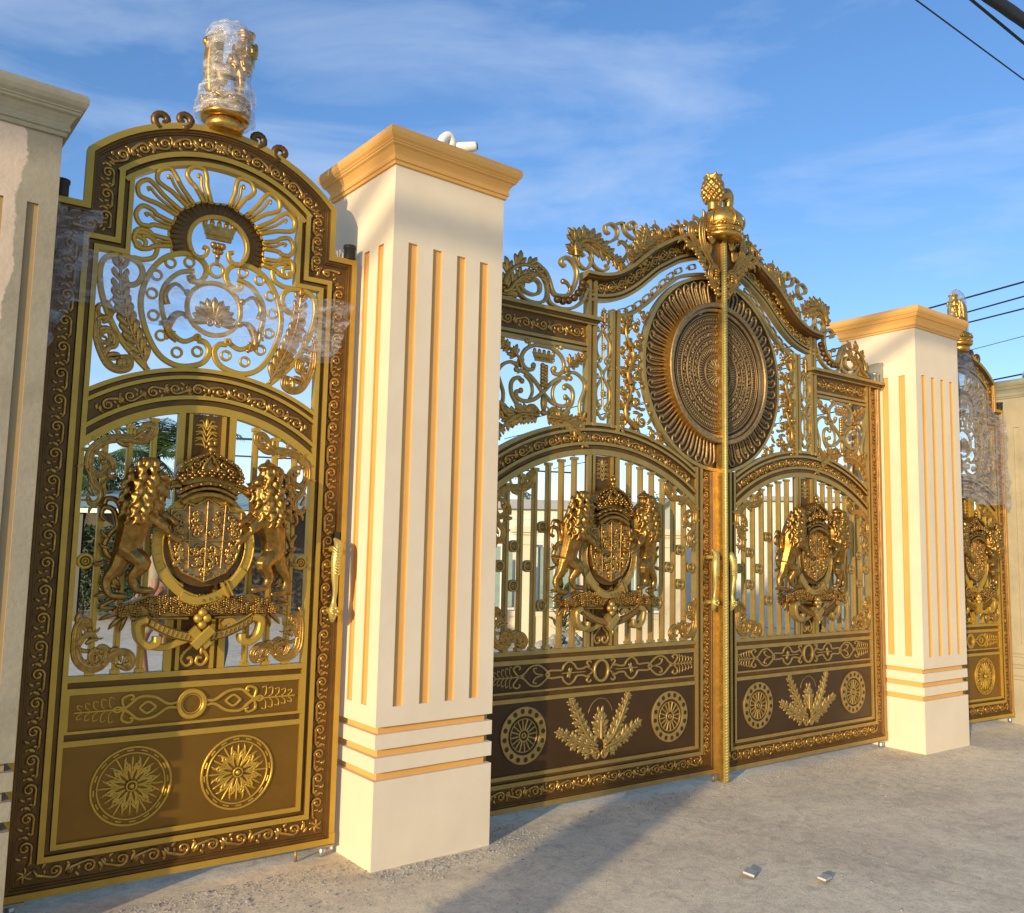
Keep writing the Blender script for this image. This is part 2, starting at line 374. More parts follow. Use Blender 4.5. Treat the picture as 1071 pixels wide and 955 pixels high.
# ------------------------------------------------------------------ coat of arms (centre x=0, absolute z of the side gate)
def lion_part(sg, crowned):
    mb = MB(); rnd = random.Random(5 if crowned else 6)
    ch = lambda *p: mb.chain([(sg*a, b, c, r) for a, b, c, r in p])
    ch((.335, -.05, 1.555, .054), (.325, -.065, 1.63, .056), (.305, -.075, 1.71, .076), (.29, -.08, 1.79, .080), (.275, -.085, 1.87, .066))
    ch((.272, -.09, 1.885, .052), (.225, -.105, 1.872, .03), (.20, -.112, 1.865, .02))       # head and muzzle
    mb.blob(sg*.20, -.11, 1.845, .018, .018, .012)                                            # jaw
    for e in (-1, 1): mb.blob(sg*.29, -.09+.03*e, 1.935, .013, .01, .017)                    # ears
    ch((.34, -.055, 1.55, .046), (.285, -.085, 1.49, .036), (.315, -.07, 1.425, .021), (.295, -.07, 1.375, .018), (.25, -.085, 1.365, .018))
    ch((.345, -.045, 1.55, .042), (.365, -.045, 1.475, .034), (.40, -.04, 1.41, .020), (.385, -.045, 1.35, .018), (.34, -.055, 1.34, .017))
    ch((.27, -.10, 1.71, .036), (.225, -.12, 1.665, .026), (.18, -.125, 1.625, .019), (.145, -.125, 1.60, .019))
    ch((.27, -.06, 1.735, .034), (.22, -.085, 1.715, .025), (.175, -.095, 1.70, .018), (.155, -.10, 1.68, .018))
    for k in range(3):
        mb.chain([(sg*(.145-.012*k), -.125, 1.60+.008*k, .007), (sg*(.125-.012*k), -.13, 1.585+.012*k, .004)])
    for row in range(9):       # mane locks in overlapping rows, the face left free
        z0 = 1.945-.031*row; hw = (.040, .058, .066, .070, .072, .070, .064, .054, .038)[row]; cx = .285+.0035*row
        for k in range(6):
            x = cx-hw+2*hw*(k+.5*(row % 2))/5.5
            if x > cx+hw*1.05 or (x < .262 and z0 > 1.85): continue
            dx = (x-cx)/(hw*1.15); yy = -.085-.062*math.sqrt(max(0, 1-dx*dx))-.004*(row % 2)
            w_ = rnd.uniform(.8, 1.15); e = (1 if k % 2 else -1)*.010
            mb.chain([(sg*x, yy+.012, z0+.022, .009*w_), (sg*(x+e*.6), yy-.004, z0+.004, .0135*w_), (sg*(x+e), yy-.006, z0-.016, .0105*w_), (sg*(x+e*2.2), yy-.002, z0-.030, .005)], n=7)
    mb.blob(sg*.245, -.125, 1.905, .016); mb.blob(sg*.205, -.128, 1.878, .013); mb.blob(sg*.235, -.130, 1.888, .020)
    for k in range(7):        # ribs of the belly and muscle
        mb.tube([(sg*(.285+.008*k), -.112+.005*k, 1.66-.016*k), (sg*(.32+.004*k), -.108+.004*k, 1.668-.018*k)], .005, 5)
    if crowned:
        mb.lathe(sg*.28, -.09, [(.03, 1.925), (.036, 1.93), (.033, 1.945), (.045, 1.965), (.03, 1.985), (.008, 1.995)], 10)
        mb.blob(sg*.28, -.09, 2.0, .011)
    else:
        for k in range(6): mb.chain([(sg*(.30+.01*k), -.10, 1.93-.02*k, .012), (sg*(.335+.008*k), -.08, 1.925-.03*k, .008)])
    mb.v = [(sg*(.292+(abs(v[0])-.292)*1.2) if abs(v[0]) > .2 else v[0], v[1], v[2]) for v in mb.v]
    return mb

def make_arms(parent, x, z=0., s=1.):
    sh = MB()
    # shield: bulging plate, quartered
    out = [(-.11, 1.745), (-.095, 1.775), (-.055, 1.765), (0, 1.80), (.055, 1.765), (.095, 1.775), (.11, 1.745), (.165, 1.74), (.168, 1.66), (.165, 1.58), (.145, 1.51), (.10, 1.45), (0, 1.405), (-.10, 1.45), (-.145, 1.51), (-.165, 1.58), (-.168, 1.66), (-.165, 1.74)]
    sh.poly(list(reversed(out)), -.068, .0, 0, 1)
    sh.flat(out, .010, -.078, .03, 3, True)
    sh.poly([(.19*C_(k*.1745), 1.585+.205*S_(k*.1745)) for k in range(36)], -.052, .0, 1)
    for (a, b) in (((0, 1.79), (0, 1.41)), ((-.175, 1.60), (.175, 1.60)), ((-.085, 1.77), (-.075, 1.47)), ((.085, 1.77), (.075, 1.47))): sh.flat([a, b], .006, -.082, .02, 3)
    rnd = random.Random(3)
    for (qx, qz) in [(-.13, 1.69), (-.13, 1.64), (.13, 1.69), (.13, 1.64), (-.042, 1.71), (.042, 1.71), (-.04, 1.65), (.04, 1.65), (-.12, 1.56), (-.115, 1.51), (.12, 1.56), (.115, 1.51), (0, 1.54), (-.03, 1.50), (.03, 1.50), (0, 1.46), (-.05, 1.55), (.05, 1.55)]:
        for k in range(8):
            a = rnd.uniform(0, 6.28); sp = spiral(qx+rnd.uniform(-.018, .018), qz+rnd.uniform(-.022, .022), .017, .005, a, .8, 9, rnd.choice((-1, 1)))
            sh.rib(sp, .0066, -.068, 2.1, 3, 4)
        sh.blob(qx, -.075, qz+.012, .009, nu=6, nv=4)
    for k in range(34):
        t = k/34*2*math.pi; xx, zz = .165*C_(t), 1.60+.175*S_(t)
        if abs(C_(t)) > .2 and zz < 1.76: sh.blob(xx, -.078, zz, .0055, nu=6, nv=4)
    o = sh.build('coat_of_arms', ['bronze', 'bed', 'bronze', 'relief'], parent, (x, 0, z))
    def sub(mb, name, mats=('relief', 'bed'), fuse=None):
        return mb.fuse(name, list(mats), o, fuse) if fuse else mb.build(name, list(mats), o)
    # garter strap round the shield with its crossing tail
    g = MB()
    g.flat(arc(0, 1.575, .215, -62, 242, 40, .235), .042, -.062, .03, 0)
    for rr_, w in ((.236, .007), (.194, .007)): g.flat(arc(0, 1.575, rr_, -62, 242, 40, rr_+.02), w, -.068, .02, 0)
    for (x0, x1) in ((-1, 1), (1, -1)):
        P = catmull([(x0*.19, 1.46), (x0*.10, 1.355), (x1*.02, 1.315), (x1*.10, 1.34)], 5)
        g.flat(P, .042, -.078 if x0 > 0 else -.07, .02, 0)
    for k in range(30):
        t = R(-50+k*9.6); a, b = C_(t), S_(t); g.flat([(.205*a, 1.575+.224*b), (.224*a, 1.575+.245*b)], .005, -.066, .02, 0)
    for k in range(4): g.rib([(.0+.03*k, 1.318+.006*k), (.001+.03*k, 1.318+.006*k)], .008, -.08, 1, 1, 5)
    g.flat([(.085, 1.40), (.12, 1.33)], .012, -.088, .03, 0); g.flat([(.105, 1.41), (.14, 1.34)], .008, -.09, .03, 0)
    sub(g, 'garter', ('gold', 'bed'))
    # crown
    c = MB()
    P = [(x_, 1.775+.045*(1-(x_/.125)**2)) for x_ in [-.125+.0125*i for i in range(21)]]
    c.flat(P, .022, -.115, .09, 0, False, .006); c.flat([(a*1.04, b+.028) for a, b in P], .016, -.105, .08, 0)
    c.flat([(a*1.10, b+.052) for a, b in P], .022, -.098, .07, 0)
    for k in range(7):
        x_ = -.135+.045*k; z_ = 1.865+.035*(1-(x_/.14)**2)
        for d in range(4): c.blob(x_+.011*C_(d*1.57), -.118, z_+.02+.013*S_(d*1.57), .010, .014, .010)
        c.blob(x_, -.122, z_-.032, .012, .01, .008)
    dome = [(-.15, 1.915), (-.135, 1.945), (-.08, 1.985), (0, 2.02), (.08, 1.985), (.135, 1.945), (.15, 1.915), (.12, 1.86), (0, 1.88), (-.12, 1.86)]
    c.poly(list(reversed(dome)), -.075, -.0, 0, 1)
    for e in (-1, 1):
        P = catmull([(e*.155, 1.905), (e*.13, 1.955), (e*.07, 1.99), (0, 2.02)], 5); c.flat(P, .016, -.10, .06, 0)
        for p in P[::2]: c.blob(p[0], -.108, p[1], .0075, nu=6, nv=4)
        P = catmull([(e*.03, 1.90), (e*.035, 1.95), (0, 2.01)], 4); c.flat(P, .012, -.098, .05, 0)
    for e, ez in ((-.10, 1.935), (-.065, 1.96), (-.045, 1.925), (.045, 1.925), (.065, 1.96), (.10, 1.935), (-.12, 1.905), (.12, 1.905), (-.03, 1.98), (.03, 1.98)):
        sp = spiral(e, ez, .020, .006, 1, 1.2, 10, 1 if e > 0 else -1); c.rib(sp, .008, -.078, 2.2, 0, 4)
    c.blob(0, -.09, 2.035, .02); c.blob(-.012, -.09, 2.062, .014, .014, .02); c.blob(.014, -.09, 2.066, .011, .011, .018); c.blob(0, -.09, 2.09, .009)
    sub(c, 'crown', ('cast', 'bed'))
    for sg, cr in ((-1, False), (1, True)):
        lion_part(sg, cr).fuse('supporter_lion', ['cast'], o, .0042)
    # rose mound
    m = MB(); rnd = random.Random(9)
    m.poly([(-.30, 1.245), (.30, 1.245), (.40, 1.262), (.36, 1.30), (.24, 1.345), (.10, 1.33), (0, 1.29), (-.10, 1.33), (-.24, 1.345), (-.36, 1.30), (-.40, 1.262)], -.055, 0., 0)
    for k in range(150):
        x_ = rnd.uniform(-.36, .36); z_ = 1.258+rnd.uniform(0, .080)*(1-(abs(x_)/.42)**3); 
        for d in range(5): m.blob(x_+.010*C_(d*1.26), -.062, z_+.010*S_(d*1.26), .008, .010, .008, nu=6, nv=4)
        m.blob(x_, -.070, z_, .006, nu=6, nv=4)
    m.flat([(-.31, 1.240), (-.06, 1.235)], .012, -.075, .04); m.flat([(.31, 1.240), (.06, 1.235)], .012, -.075, .04)
    sub(m, 'rose_mound', ('cast', 'bed'))
    # leaves and curls beside the mound
    for sg in (-1, 1):
        l = MB()
        for (a, b, an, L) in [(.36, 1.37, 30, .10), (.37, 1.35, 5, .10), (.36, 1.38, 60, .08), (.37, 1.33, -20, .09), (.34, 1.27, -10, .11), (.33, 1.26, -35, .10), (.32, 1.26, -60, .09), (.29, 1.25, -85, .08), (.35, 1.28, 15, .10), (.30, 1.25, -110, .06), (.38, 1.37, 80, .07)]:
            l.drop(sg*a, b, R(an) if sg > 0 else math.pi-R(an), L, .013, -.3*sg, -.03, 1.2, 0, 6, 4)
        P = catmull([(sg*.35, 1.56), (sg*.40, 1.51), (sg*.44, 1.56), (sg*.42, 1.62), (sg*.39, 1.66), (sg*.41, 1.73), (sg*.45, 1.74), (sg*.46, 1.70), (sg*.44, 1.685)], 5)
        l.rib(P, [.017-.006*i/len(P) for i in range(len(P))], -.03, 1.3, 0, 6)
        P = catmull([(sg*.39, 1.66), (sg*.375, 1.72), (sg*.40, 1.775), (sg*.44, 1.78), (sg*.45, 1.755)], 5); l.rib(P, .013, -.03, 1.3, 0, 6)
        P = catmull([(sg*.40, 1.44), (sg*.36, 1.44), (sg*.35, 1.49), (sg*.38, 1.53), (sg*.42, 1.53)], 4); l.rib(P, .010, -.03, 1.2, 0, 5)
        for (a, b, an) in [(.42, 1.60, 20), (.41, 1.56, -10), (.40, 1.64, 150), (.38, 1.70, 140), (.43, 1.50, -40)]: l.drop(sg*a, b, R(an) if sg > 0 else math.pi-R(an), .06, .012, .8*sg, -.04, 1.2)
        sub(l, 'side_foliage', ('cast', 'bed'))
        # slanting motto strap between crown and lion
        s_ = MB(); s_.flat(catmull([(sg*.12, 1.865), (sg*.17, 1.86), (sg*.225, 1.82)], 4), .038, -.05, .02, 0)
        for k in range(7): s_.flat([(sg*(.135+.012*k), 1.848+.018-.004*k), (sg*(.13+.012*k), 1.875-.005*k)], .004, -.056, .01, 1)
        sub(s_, 'upper_strap')
    # motto ribbon
    rb = MB()
    P = [(x_, 1.145+.09*(x_/.25)**2) for x_ in [-.25+.02*i for i in range(26)]]
    rb.flat(P, .044, -.085, .02, 0); 
    rb.flat([(a, b+.019) for a, b in P], .006, -.092, .02, 1); rb.flat([(a, b-.019) for a, b in P], .006, -.092, .02, 1)
    for k in range(24):
        if 10 < k < 14: continue
        a = -.235+.0204*k; b = 1.145+.09*(a/.25)**2; rb.flat([(a-.004, b-.011), (a+.004, b+.011)], .006, -.091, .02, 1)
    for sg in (-1, 1):
        P = catmull([(sg*.245, 1.235), (sg*.285, 1.215), (sg*.275, 1.15), (sg*.235, 1.115), (sg*.20, 1.125), (sg*.195, 1.155)], 5)
        rb.flat(P, .034, -.10, .06, 0, False, .008)
        P = catmull([(sg*.235, 1.115), (sg*.16, 1.105), (sg*.08, 1.13), (sg*.03, 1.15)], 5) if sg < 0 else catmull([(sg*.18, 1.19), (sg*.14, 1.22), (sg*.10, 1.20)], 4)
        rb.flat(P, .032, -.07, .02, 0)
    rb.flat([(-.045, 1.185), (.035, 1.105)], .045, -.10, .03, 0); rb.flat([(.045, 1.185), (-.035, 1.105)], .045, -.108, .03, 0)
    for a, b in ((-.02, 1.235), (.02, 1.235), (0, 1.205), (0, 1.26)): rb.blob(a, -.09, b, .022, .02, .022)
    rb.blob(0, -.10, 1.085, .008, .008, .018)
    sub(rb, 'motto_ribbon', ('gold', 'bed'))
    return o

# ------------------------------------------------------------------ common gate pieces
SIDEPROF = [(0, .05), (0, 0), (.030, 0), (.034, .008), (.044, .008), (.047, .014), (.054, .014), (.056, .020), (.140, .020), (.143, 0), (.168, 0), (.171, .014), (.187, .014), (.190, 0), (.212, 0), (.212, .05)]
SIDEMAT = [0, 0, 1, 1, 1, 1, 1, 1, 1, 0, 1, 1, 1, 0, 0]
def arch_z(x, zc, r): return zc+math.sqrt(max(0, r*r-x*x))
def archband(mb, hw, zc, prof, mats, n=40, cx=0.):
    V = []; 
    for i in range(n+1):
        x = -hw+2*hw*i/n
        for r, y in prof: V.append((cx+x, y, arch_z(x, zc, r)))
    m = len(prof); b = len(mb.v); mb.v += V
    for i in range(n):
        for q in range(m-1): mb.f.append((b+i*m+q, b+(i+1)*m+q, b+(i+1)*m+q+1, b+i*m+q+1)); mb.m.append(mats[q]); mb.s.append(False)
        mb.f.append((b+i*m, b+(i+1)*m, b+(i+1)*m+m-1, b+i*m+m-1)); mb.m.append(1); mb.s.append(False)
def archprof(Ro, Ri):
    o = [(Ro, .05), (Ro, 0), (Ro-.020, 0), (Ro-.023, .013), (Ro-.036, .013), (Ro-.039, 0), (Ro-.056, 0), (Ro-.059, .018),
         (Ri+.088, .018), (Ri+.085, 0), (Ri+.066, 0), (Ri+.063, .014), (Ri+.040, .014), (Ri+.037, 0), (Ri, 0), (Ri, .05)]
    return o, [0, 0, 1, 1, 1, 0, 1, 1, 1, 0, 1, 1, 1, 0, 0]
def bar_mb(x, z0, z1, w=.028):
    b = MB(); b.box(x-w/2, x+w/2, .006, .034, z0, z1); b.box(x-w/2+.007, x+w/2-.007, .0, .0058, z0+.012, z1-.012)
    b.box(x-w/2-.006, x+w/2+.006, -.002, .040, z0-.002, z0+.016); b.box(x-w/2-.006, x+w/2+.006, -.002, .040, z1-.016, z1+.002)
    return b
def ring_mb(x, z, r=.036):
    b = MB(); b.flat(arc(x, z, r-.007, 0, 345, 23), .014, -.004, .03, 0, True); b.rib(arc(x, z, r-.022, 0, 345, 23), .004, .0, 1., 0, 4, True)
    b.lathe(x, 0, [(0.001, 0)], 3) if False else None
    b.poly([(x+(r-.012)*C_(a*math.pi/8), z+(r-.012)*S_(a*math.pi/8)) for a in range(16)], .008, .022, 1); b.blob(x, .006, z, .011)
    return b
def center_panel(parent, x, z0, z1, w=.14):
    p = MB(); p.box(x-w, x+w, .020, .034, z0, z1, 1)
    for sg in (-1, 1):
        p.box(*sorted((x+sg*w, x+sg*(w-.032))), .0, .0199, z0, z1, 0); p.box(*sorted((x+sg*.090, x+sg*.072)), .004, .0199, z0, z1, 0)
    # palmette at the top and double scroll at the foot
    zt = z1-.035
    for k in range(4):
        for sg in (-1, 1):
            q = catmull([(x+sg*.002, zt-.13+.03*k), (x+sg*.022, zt-.085+.03*k), (x+sg*(.056-.006*k), zt-.10+.034*k)], 4); p.rib(q, .0042, .019, 1.3, 0, 4)
            p.drop(x+sg*.008, zt-.12+.032*k, math.pi/2-sg*R(50), .05, .007, -sg*1.1, .019, .8, 0)
    p.drop(x, zt-.03, math.pi/2, .05, .010, 0, .019, .8, 0)
    for sg in (-1, 1):
        q = catmull([(x+sg*.022, z0+.17), (x+sg*.012, z0+.12), (x+sg*.045, z0+.085), (x+sg*.062, z0+.05), (x+sg*.04, z0+.02), (x+sg*.012, z0+.03), (x+sg*.016, z0+.055), (x+sg*.035, z0+.052)], 5)
        p.flat(q, .014, .008, .0118, 0)
    return p.build('centre_strip', ['gold', 'bed'], parent)
def handle_mb(x, z, s=1.):
    h = MB(); q = [(x, -.045, z+.20*s, .010), (x+.012, -.065, z+.17*s, .024), (x-.002, -.075, z+.10*s, .027), (x-.006, -.075, z+.02*s, .020), (x+.002, -.07, z-.06*s, .014), (x, -.062, z-.12*s, .012), (x-.004, -.065, z-.17*s, .024), (x, -.05, z-.215*s, .014)]
    h.chain(q, n=10)
    for k in range(9):
        t = k/8; zz = z+(.16-.12*t)*s
        for sg in (-1, 1): h.chain([(x+sg*.022, -.08, zz, .006), (x+sg*.004, -.10, zz-.02, .005)])
    for zz in (z+.15*s, z-.17*s): h.chain([(x, -.06, zz, .013), (x, .0, zz, .017)])
    for k in range(5):
        a = k*1.26; h.blob(x+.016*C_(a), -.085, z-.17*s+.016*S_(a), .010)
    return h
def crest_lion(mb, x, y, z, s=1., face=-1):
    # small standing crowned lion with thick mane, looking out along face
    ch = lambda *p: mb.chain([(x+face*a*s, y+b*s, z+c*s, r*s) for a, b, c, r in p])
    ch((-.07, 0, .13, .045), (-.03, 0, .145, .042), (.02, 0, .17, .052), (.045, 0, .22, .060), (.055, 0, .28, .052))
    ch((.055, 0, .30, .046), (.095, 0, .285, .026))
    for b in (-.028, .028):
        ch((.03, b, .16, .028), (.035, b*1.2, .08, .019), (.03, b*1.2, .01, .017), (.055, b*1.2, .005, .015))
        ch((-.075, b, .125, .034), (-.06, b*1.1, .07, .024), (-.085, b*1.1, .04, .016), (-.075, b*1.1, .005, .016))
    ch((-.11, 0, .14, .014), (-.14, 0, .18, .012), (-.12, 0, .23, .012), (-.145, 0, .27, .02), (-.13, 0, .30, .008))
    rnd = random.Random(4)
    for k in range(60):
        a = rnd.uniform(0, 6.28); t = rnd.random(); cx_ = .02+.035*t; cz = .16+.15*t; r = .055
        mb.chain([(x+face*s*(cx_+r*C_(a)), y+s*r*S_(a), z+s*(cz+.012), .012*s), (x+face*s*(cx_+(r+.008)*C_(a)), y+s*(r+.008)*S_(a), z+s*(cz-.018), .008*s)])
    mb.lathe(x+face*.055*s, y, [(.030*s, z+.325*s), (.042*s, z+.335*s), (.036*s, z+.35*s), (.052*s, z+.385*s), (.03*s, z+.37*s), (.01*s, z+.38*s)], 12)
def crown_base(mb, x, y, z, r, h, dome=True):
    mb.lathe(x, y, [(r*.55, z-.012), (r*.98, z-.01), (r*1.04, z), (r*1.04, z+.02*h/.1), (r*.96, z+.026*h/.1), (r*.93, z+.05*h/.1), (r*.99, z+.056*h/.1), (r*1.0, z+.066*h/.1), (r*.9, z+.072*h/.1)], 28)
    for k in range(14):
        a = k*2*math.pi/14; mb.blob(x+r*.97*C_(a), y+r*.97*S_(a), z+.038*h/.1, .014, .014, .007)
    n = 8
    for k in range(n):
        a = k*2*math.pi/n
        for d in range(3): mb.blob(x+r*1.0*C_(a+(d-1)*.09), y+r*1.0*S_(a+(d-1)*.09), z+(.085+(.018 if d == 1 else 0))*h/.1, .013)
        a2 = a+math.pi/n
        q = [(x+r*C_(a+t*2*math.pi/n), y+r*S_(a+t*2*math.pi/n), z+(.075+.03*abs(C_(t*math.pi)))*h/.1) for t in [i/6 for i in range(7)]]; mb.tube(q, .007, 6)
    if dome:
        pr = [(r*.96, z+.07*h/.1), (r*1.06, z+.11*h/.1), (r*1.04, z+.155*h/.1), (r*.86, z+.2*h/.1), (r*.5, z+.235*h/.1), (r*.12, z+.245*h/.1)]
        mb.lathe(x, y, [(a, b) for a, b in catmull(pr, 4)], 28)
        for k in range(6):
            a = k*math.pi/3+.3; mb.tube([(x+(p+.006)*C_(a), y+(p+.006)*S_(a), q) for p, q in catmull(pr, 3)], .009, 6)
        return z+.245*h/.1
    mb.lathe(x, y, [(r*.9, z+.06*h/.1), (r*.86, z+.13*h/.1), (r*.5, z+.16*h/.1), (r*.1, z+.165*h/.1)], 24)
    return z+.16*h/.1
def rail_panels(parent, x0, x1, zb, dark, name='kick_panel'):
    # from z .262 up to the opening sill; x0<x1 inner edges of the stiles
    p = MB()
    p.box(x0, x1, .016, .045, zb, .985, 1)
    for a, b in ((.681, .706), (.735, .747), (.905, .932), (.960, .985)): p.box(x0, x1, .0, .0159, a, b, 0)
    for xx, sg in ((x0, 1), (x1, -1)): p.box(*sorted((xx, xx+sg*.012)), .0, .0159, .7471, .9049, 0)
    p.box(x0+.001, x1-.001, .0125, .0158, zb+.002, .6808, 2); p.box(x0+.0125, x1-.0125, .0125, .0158, .7472, .9048, 3)
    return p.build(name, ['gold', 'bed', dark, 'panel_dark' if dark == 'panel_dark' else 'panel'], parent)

# ------------------------------------------------------------------ the narrow side gate
FZ = .06
def side_outline():
    a = [( -.755, FZ), (.755, FZ), (.755, 3.155), (.62, 3.155), (.62, 3.415)]
    rad = (.62**2+.27**2)/(2*.27); zc = 3.685-rad; a1 = math.degrees(math.asin(.62/rad))
    top = [(rad*S_(R(a1*(1-2*i/28))), zc+rad*C_(R(a1*(1-2*i/28)))) for i in range(29)]
    return a[:-1]+top+[(-.62, 3.155), (-.755, 3.155)]
def offset_in(pts, d):
    n = len(pts); o = []
    for i in range(n):
        a, b, c = Vector(pts[i-1]), Vector(pts[i]), Vector(pts[(i+1) % n]); d1 = (b-a).normalized(); d2 = (c-b).normalized()
        n1 = Vector((-d1.y, d1.x)); n2 = Vector((-d2.y, d2.x)); m = (n1+n2).normalized(); o.append(tuple(b+m*(d/max(.35, m.dot(n1)))))
    return o
def make_side_gate(root):
    out = side_outline()
    f = MB(); f.sweep(out, SIDEPROF, True, SIDEMAT)
    f.sweep(out, [(.212, .0499), (0, .0499)], True, [1])
    prof, pm = archprof(1.04, .818); archband(f, .543, 1.404, prof, pm)
    f.box(.725, .757, -.004, .02, .062, .115, 0); f.box(-.757, -.725, -.004, .02, .062, .115, 0)
    f.build('frame', ['gold', 'bed'], root)
    rail_panels(root, -.543, .543, FZ+.211, 'panel')
    # carved border
    r = MB(); mid = offset_in(out, .098)
    n = len(mid)
    rinceau(r, [mid[0], mid[1]], .037, .135, .020, alt=True, m0=.05)
    rinceau(r, [mid[1], mid[2]], .036, .122, .020, hand=-1, m0=.05); rinceau(r, list(reversed([mid[-1], mid[0]])), .036, .122, .020, m0=.05)
    rinceau(r, [mid[3], mid[4]], .036, .12, .020, hand=-1); rinceau(r, [mid[-2], mid[-3]], .036, .12, .020)
    rinceau(r, [mid[2], mid[3]], .03, .12, .020); rinceau(r, [mid[-1], mid[-2]], .03, .12, .020)
    top = mid[4:-2]; h = len(top)//2
    rinceau(r, top[:h+1], .037, .115, .020, alt=True, hand=-1, m0=.02); rinceau(r, list(reversed(top[h:])), .037, .115, .020, alt=True, hand=1, m0=.02)
    for (a, b) in ((-.657, .158), (.657, .158)):
        for k in range(6): r.drop(a, b, k*1.05, .04, .007, 1, .02, .9)
    for k in range(8): r.drop(0, top[h][1], k*.785, .034, .010, .6, .02, .9)
    r.build('border_scrollwork', ['relief'], root)
    r = MB(); ac = [(x, arch_z(x, 1.404, .936)) for x in [-.50+.05*i for i in range(21)]]
    rinceau(r, ac[:11][::-1], .034, .105, .018, alt=True); rinceau(r, ac[10:], .034, .105, .018, alt=True, hand=-1)
    r.build('arch_scrollwork', ['relief'], root)
    # ---- upper tracery (left half, mirrored)
    t = MB()
    fret(t, [(-.071, 2.582), (-.032, 2.575), (-.012, 2.530), (-.049, 2.468), (-.154, 2.442), (-.246, 2.483), (-.314, 2.594), (-.345, 2.729), (-.320, 2.860), (-.252, 2.961), (-.157, 3.006), (-.079, 2.990), (-.048, 2.939), (-.072, 2.883), (-.118, 2.875), (-.13, 2.90)], .027)
    fret(t, [(-.065, 2.606), (-.139, 2.567), (-.210, 2.619), (-.248, 2.715), (-.244, 2.819), (-.181, 2.901), (-.107, 2.927)], .023, .006)
    fret(t, [(-.291, 2.40), (-.420, 2.531), (-.500, 2.686), (-.530, 2.816), (-.515, 2.904), (-.446, 2.935), (-.374, 2.920), (-.345, 2.871), (-.367, 2.813), (-.415, 2.80), (-.43, 2.83)], .027)
    fret(t, [(-.386, 2.996), (-.352, 2.987), (-.340, 3.022), (-.364, 3.040), (-.399, 3.045)], .02, .006)
    fret(t, [(-.399, 3.060), (-.339, 3.065), (-.290, 3.022), (-.297, 2.960), (-.345, 2.935), (-.391, 2.935)], .023)
    for a, b in ((-.075, 2.595), (-.118, 2.888), (-.425, 2.825), (-.375, 3.0)): t.flat(arc(a, b, .012, 0, 330, 11), .014, -.002, .02, 0, True)
    for a, b in [(-.221, 2.944), (-.133, 2.965), (-.281, 2.871), (-.297, 2.777), (-.284, 2.672), (-.244, 2.579), (-.166, 2.507), (-.07, 2.525)]:
        t.flat(arc(a, b, .023, 0, 345, 23), .011, .004, .018, 0, True)
    t.mirror(); t.flat(arc(0, 2.951, .034, 0, 345, 23), .014, .004, .018, 0, True)
    t.flat(arc(0, 2.751, .132, 0, 355, 47), .022, .002, .02, 0, True)
    t.build('upper_tracery', ['gold', 'bed'], root)
    # foliage inside the tracery
    a = MB()
    acanthus(a, [(-.235, 2.66), (-.225, 2.61), (-.18, 2.575)], .05, .01, lobes=3)
    P = catmull([(-.13, 2.80), (-.19, 2.845), (-.235, 2.79), (-.225, 2.735)], 5); a.rib(P, [.006+.012*i/len(P) for i in range(len(P))], .012, 1.2)
    P = catmull([(-.12, 2.70), (-.17, 2.70), (-.20, 2.665), (-.215, 2.60), (-.17, 2.56)], 5); a.rib(P, [.006+.014*S_(math.pi*i/len(P)) for i in range(len(P))], .012, 1.2)
    for (x_, z_) in [(-.135, 2.81), (-.13, 2.695)]: a.blob(x_, .008, z_, .018); 
    stem = catmull([(-.295, 2.41), (-.35, 2.52), (-.40, 2.64), (-.435, 2.76), (-.445, 2.90)], 6); a.rib(stem, .008, .010, 1.)
    for i in range(2, len(stem)-1, 2):
        p, q = stem[i], stem[i+1]; an = math.atan2(q[1]-p[1], q[0]-p[0]); f_ = 1-.3*i/len(stem)
        for sg in (-1, 1): a.lobe(p[0], p[1], an+sg*R(38), .095*f_, .020*f_, -sg*.7, .010, .6)
    a.drop(stem[-1][0], stem[-1][1], R(95), .05, .014, 0, .01, .7)
    leafscroll(a, [(-.530, 2.66), (-.526, 2.60), (-.520, 2.513), (-.475, 2.415), (-.424, 2.388), (-.378, 2.407), (-.380, 2.448), (-.412, 2.448)], .021, .010, 0, 9, 1, .06)
    leafscroll(a, [(-.53, 2.52), (-.49, 2.565), (-.45, 2.55), (-.445, 2.50), (-.475, 2.485)], .017, .010, 0, 5, -1, .05); leafscroll(a, [(-.50, 2.60), (-.47, 2.65), (-.49, 2.70)], .014, .010, 0, 3, -1, .045)
    for (x_, z_, an, L) in [(-.535, 2.60, 60, .07), (-.52, 2.56, 50, .06), (-.50, 2.45, 70, .09), (-.49, 2.43, 95, .08), (-.48, 2.44, 50, .07), (-.535, 2.64, 100, .06), (-.42, 2.40, 120, .05)]: a.drop(x_, z_, R(an), L, .013, -1.1, .008, 1.)
    a.mirror()
    for k in range(11):      # small shell in the central circle
        an = R(90+(k-5)*19); a.lobe(.008*C_(an), 2.685+.008*S_(an), an, .118-.004*abs(k-5), .019, 0, .006, .8, 0)
    for sg in (-1, 1): a.rib(spiral(sg*.022, 2.675, .022, .006, R(60 if sg > 0 else 120), 1.2, 14, sg), .006, -.002, 1.2)
    a.build('tracery_foliage', ['relief'], root)
    # ---- radiating shell crest
    s = MB(); zc = 3.085
    L0, L1 = [], []
    N = 60
    for i in range(N+1):
        an = R(-28+236*i/N); k = 1+.045*abs(S_(an*5.6)); L0.append((.145*C_(an), zc+.135*S_(an))); L1.append((.228*k*C_(an), zc+.205*k*S_(an)))
    b = len(s.v); s.v += [(p[0], .0, p[1]) for p in L0]+[(p[0], .016, p[1]) for p in L1]
    for i in range(N): s.f.append((b+i, b+i+1, b+N+1+i+1, b+N+1+i)); s.m.append(1); s.s.append(True)
    s.rib(L1, .007, .014, 1.3); s.flat(L0, .022, -.012, .03, 0)
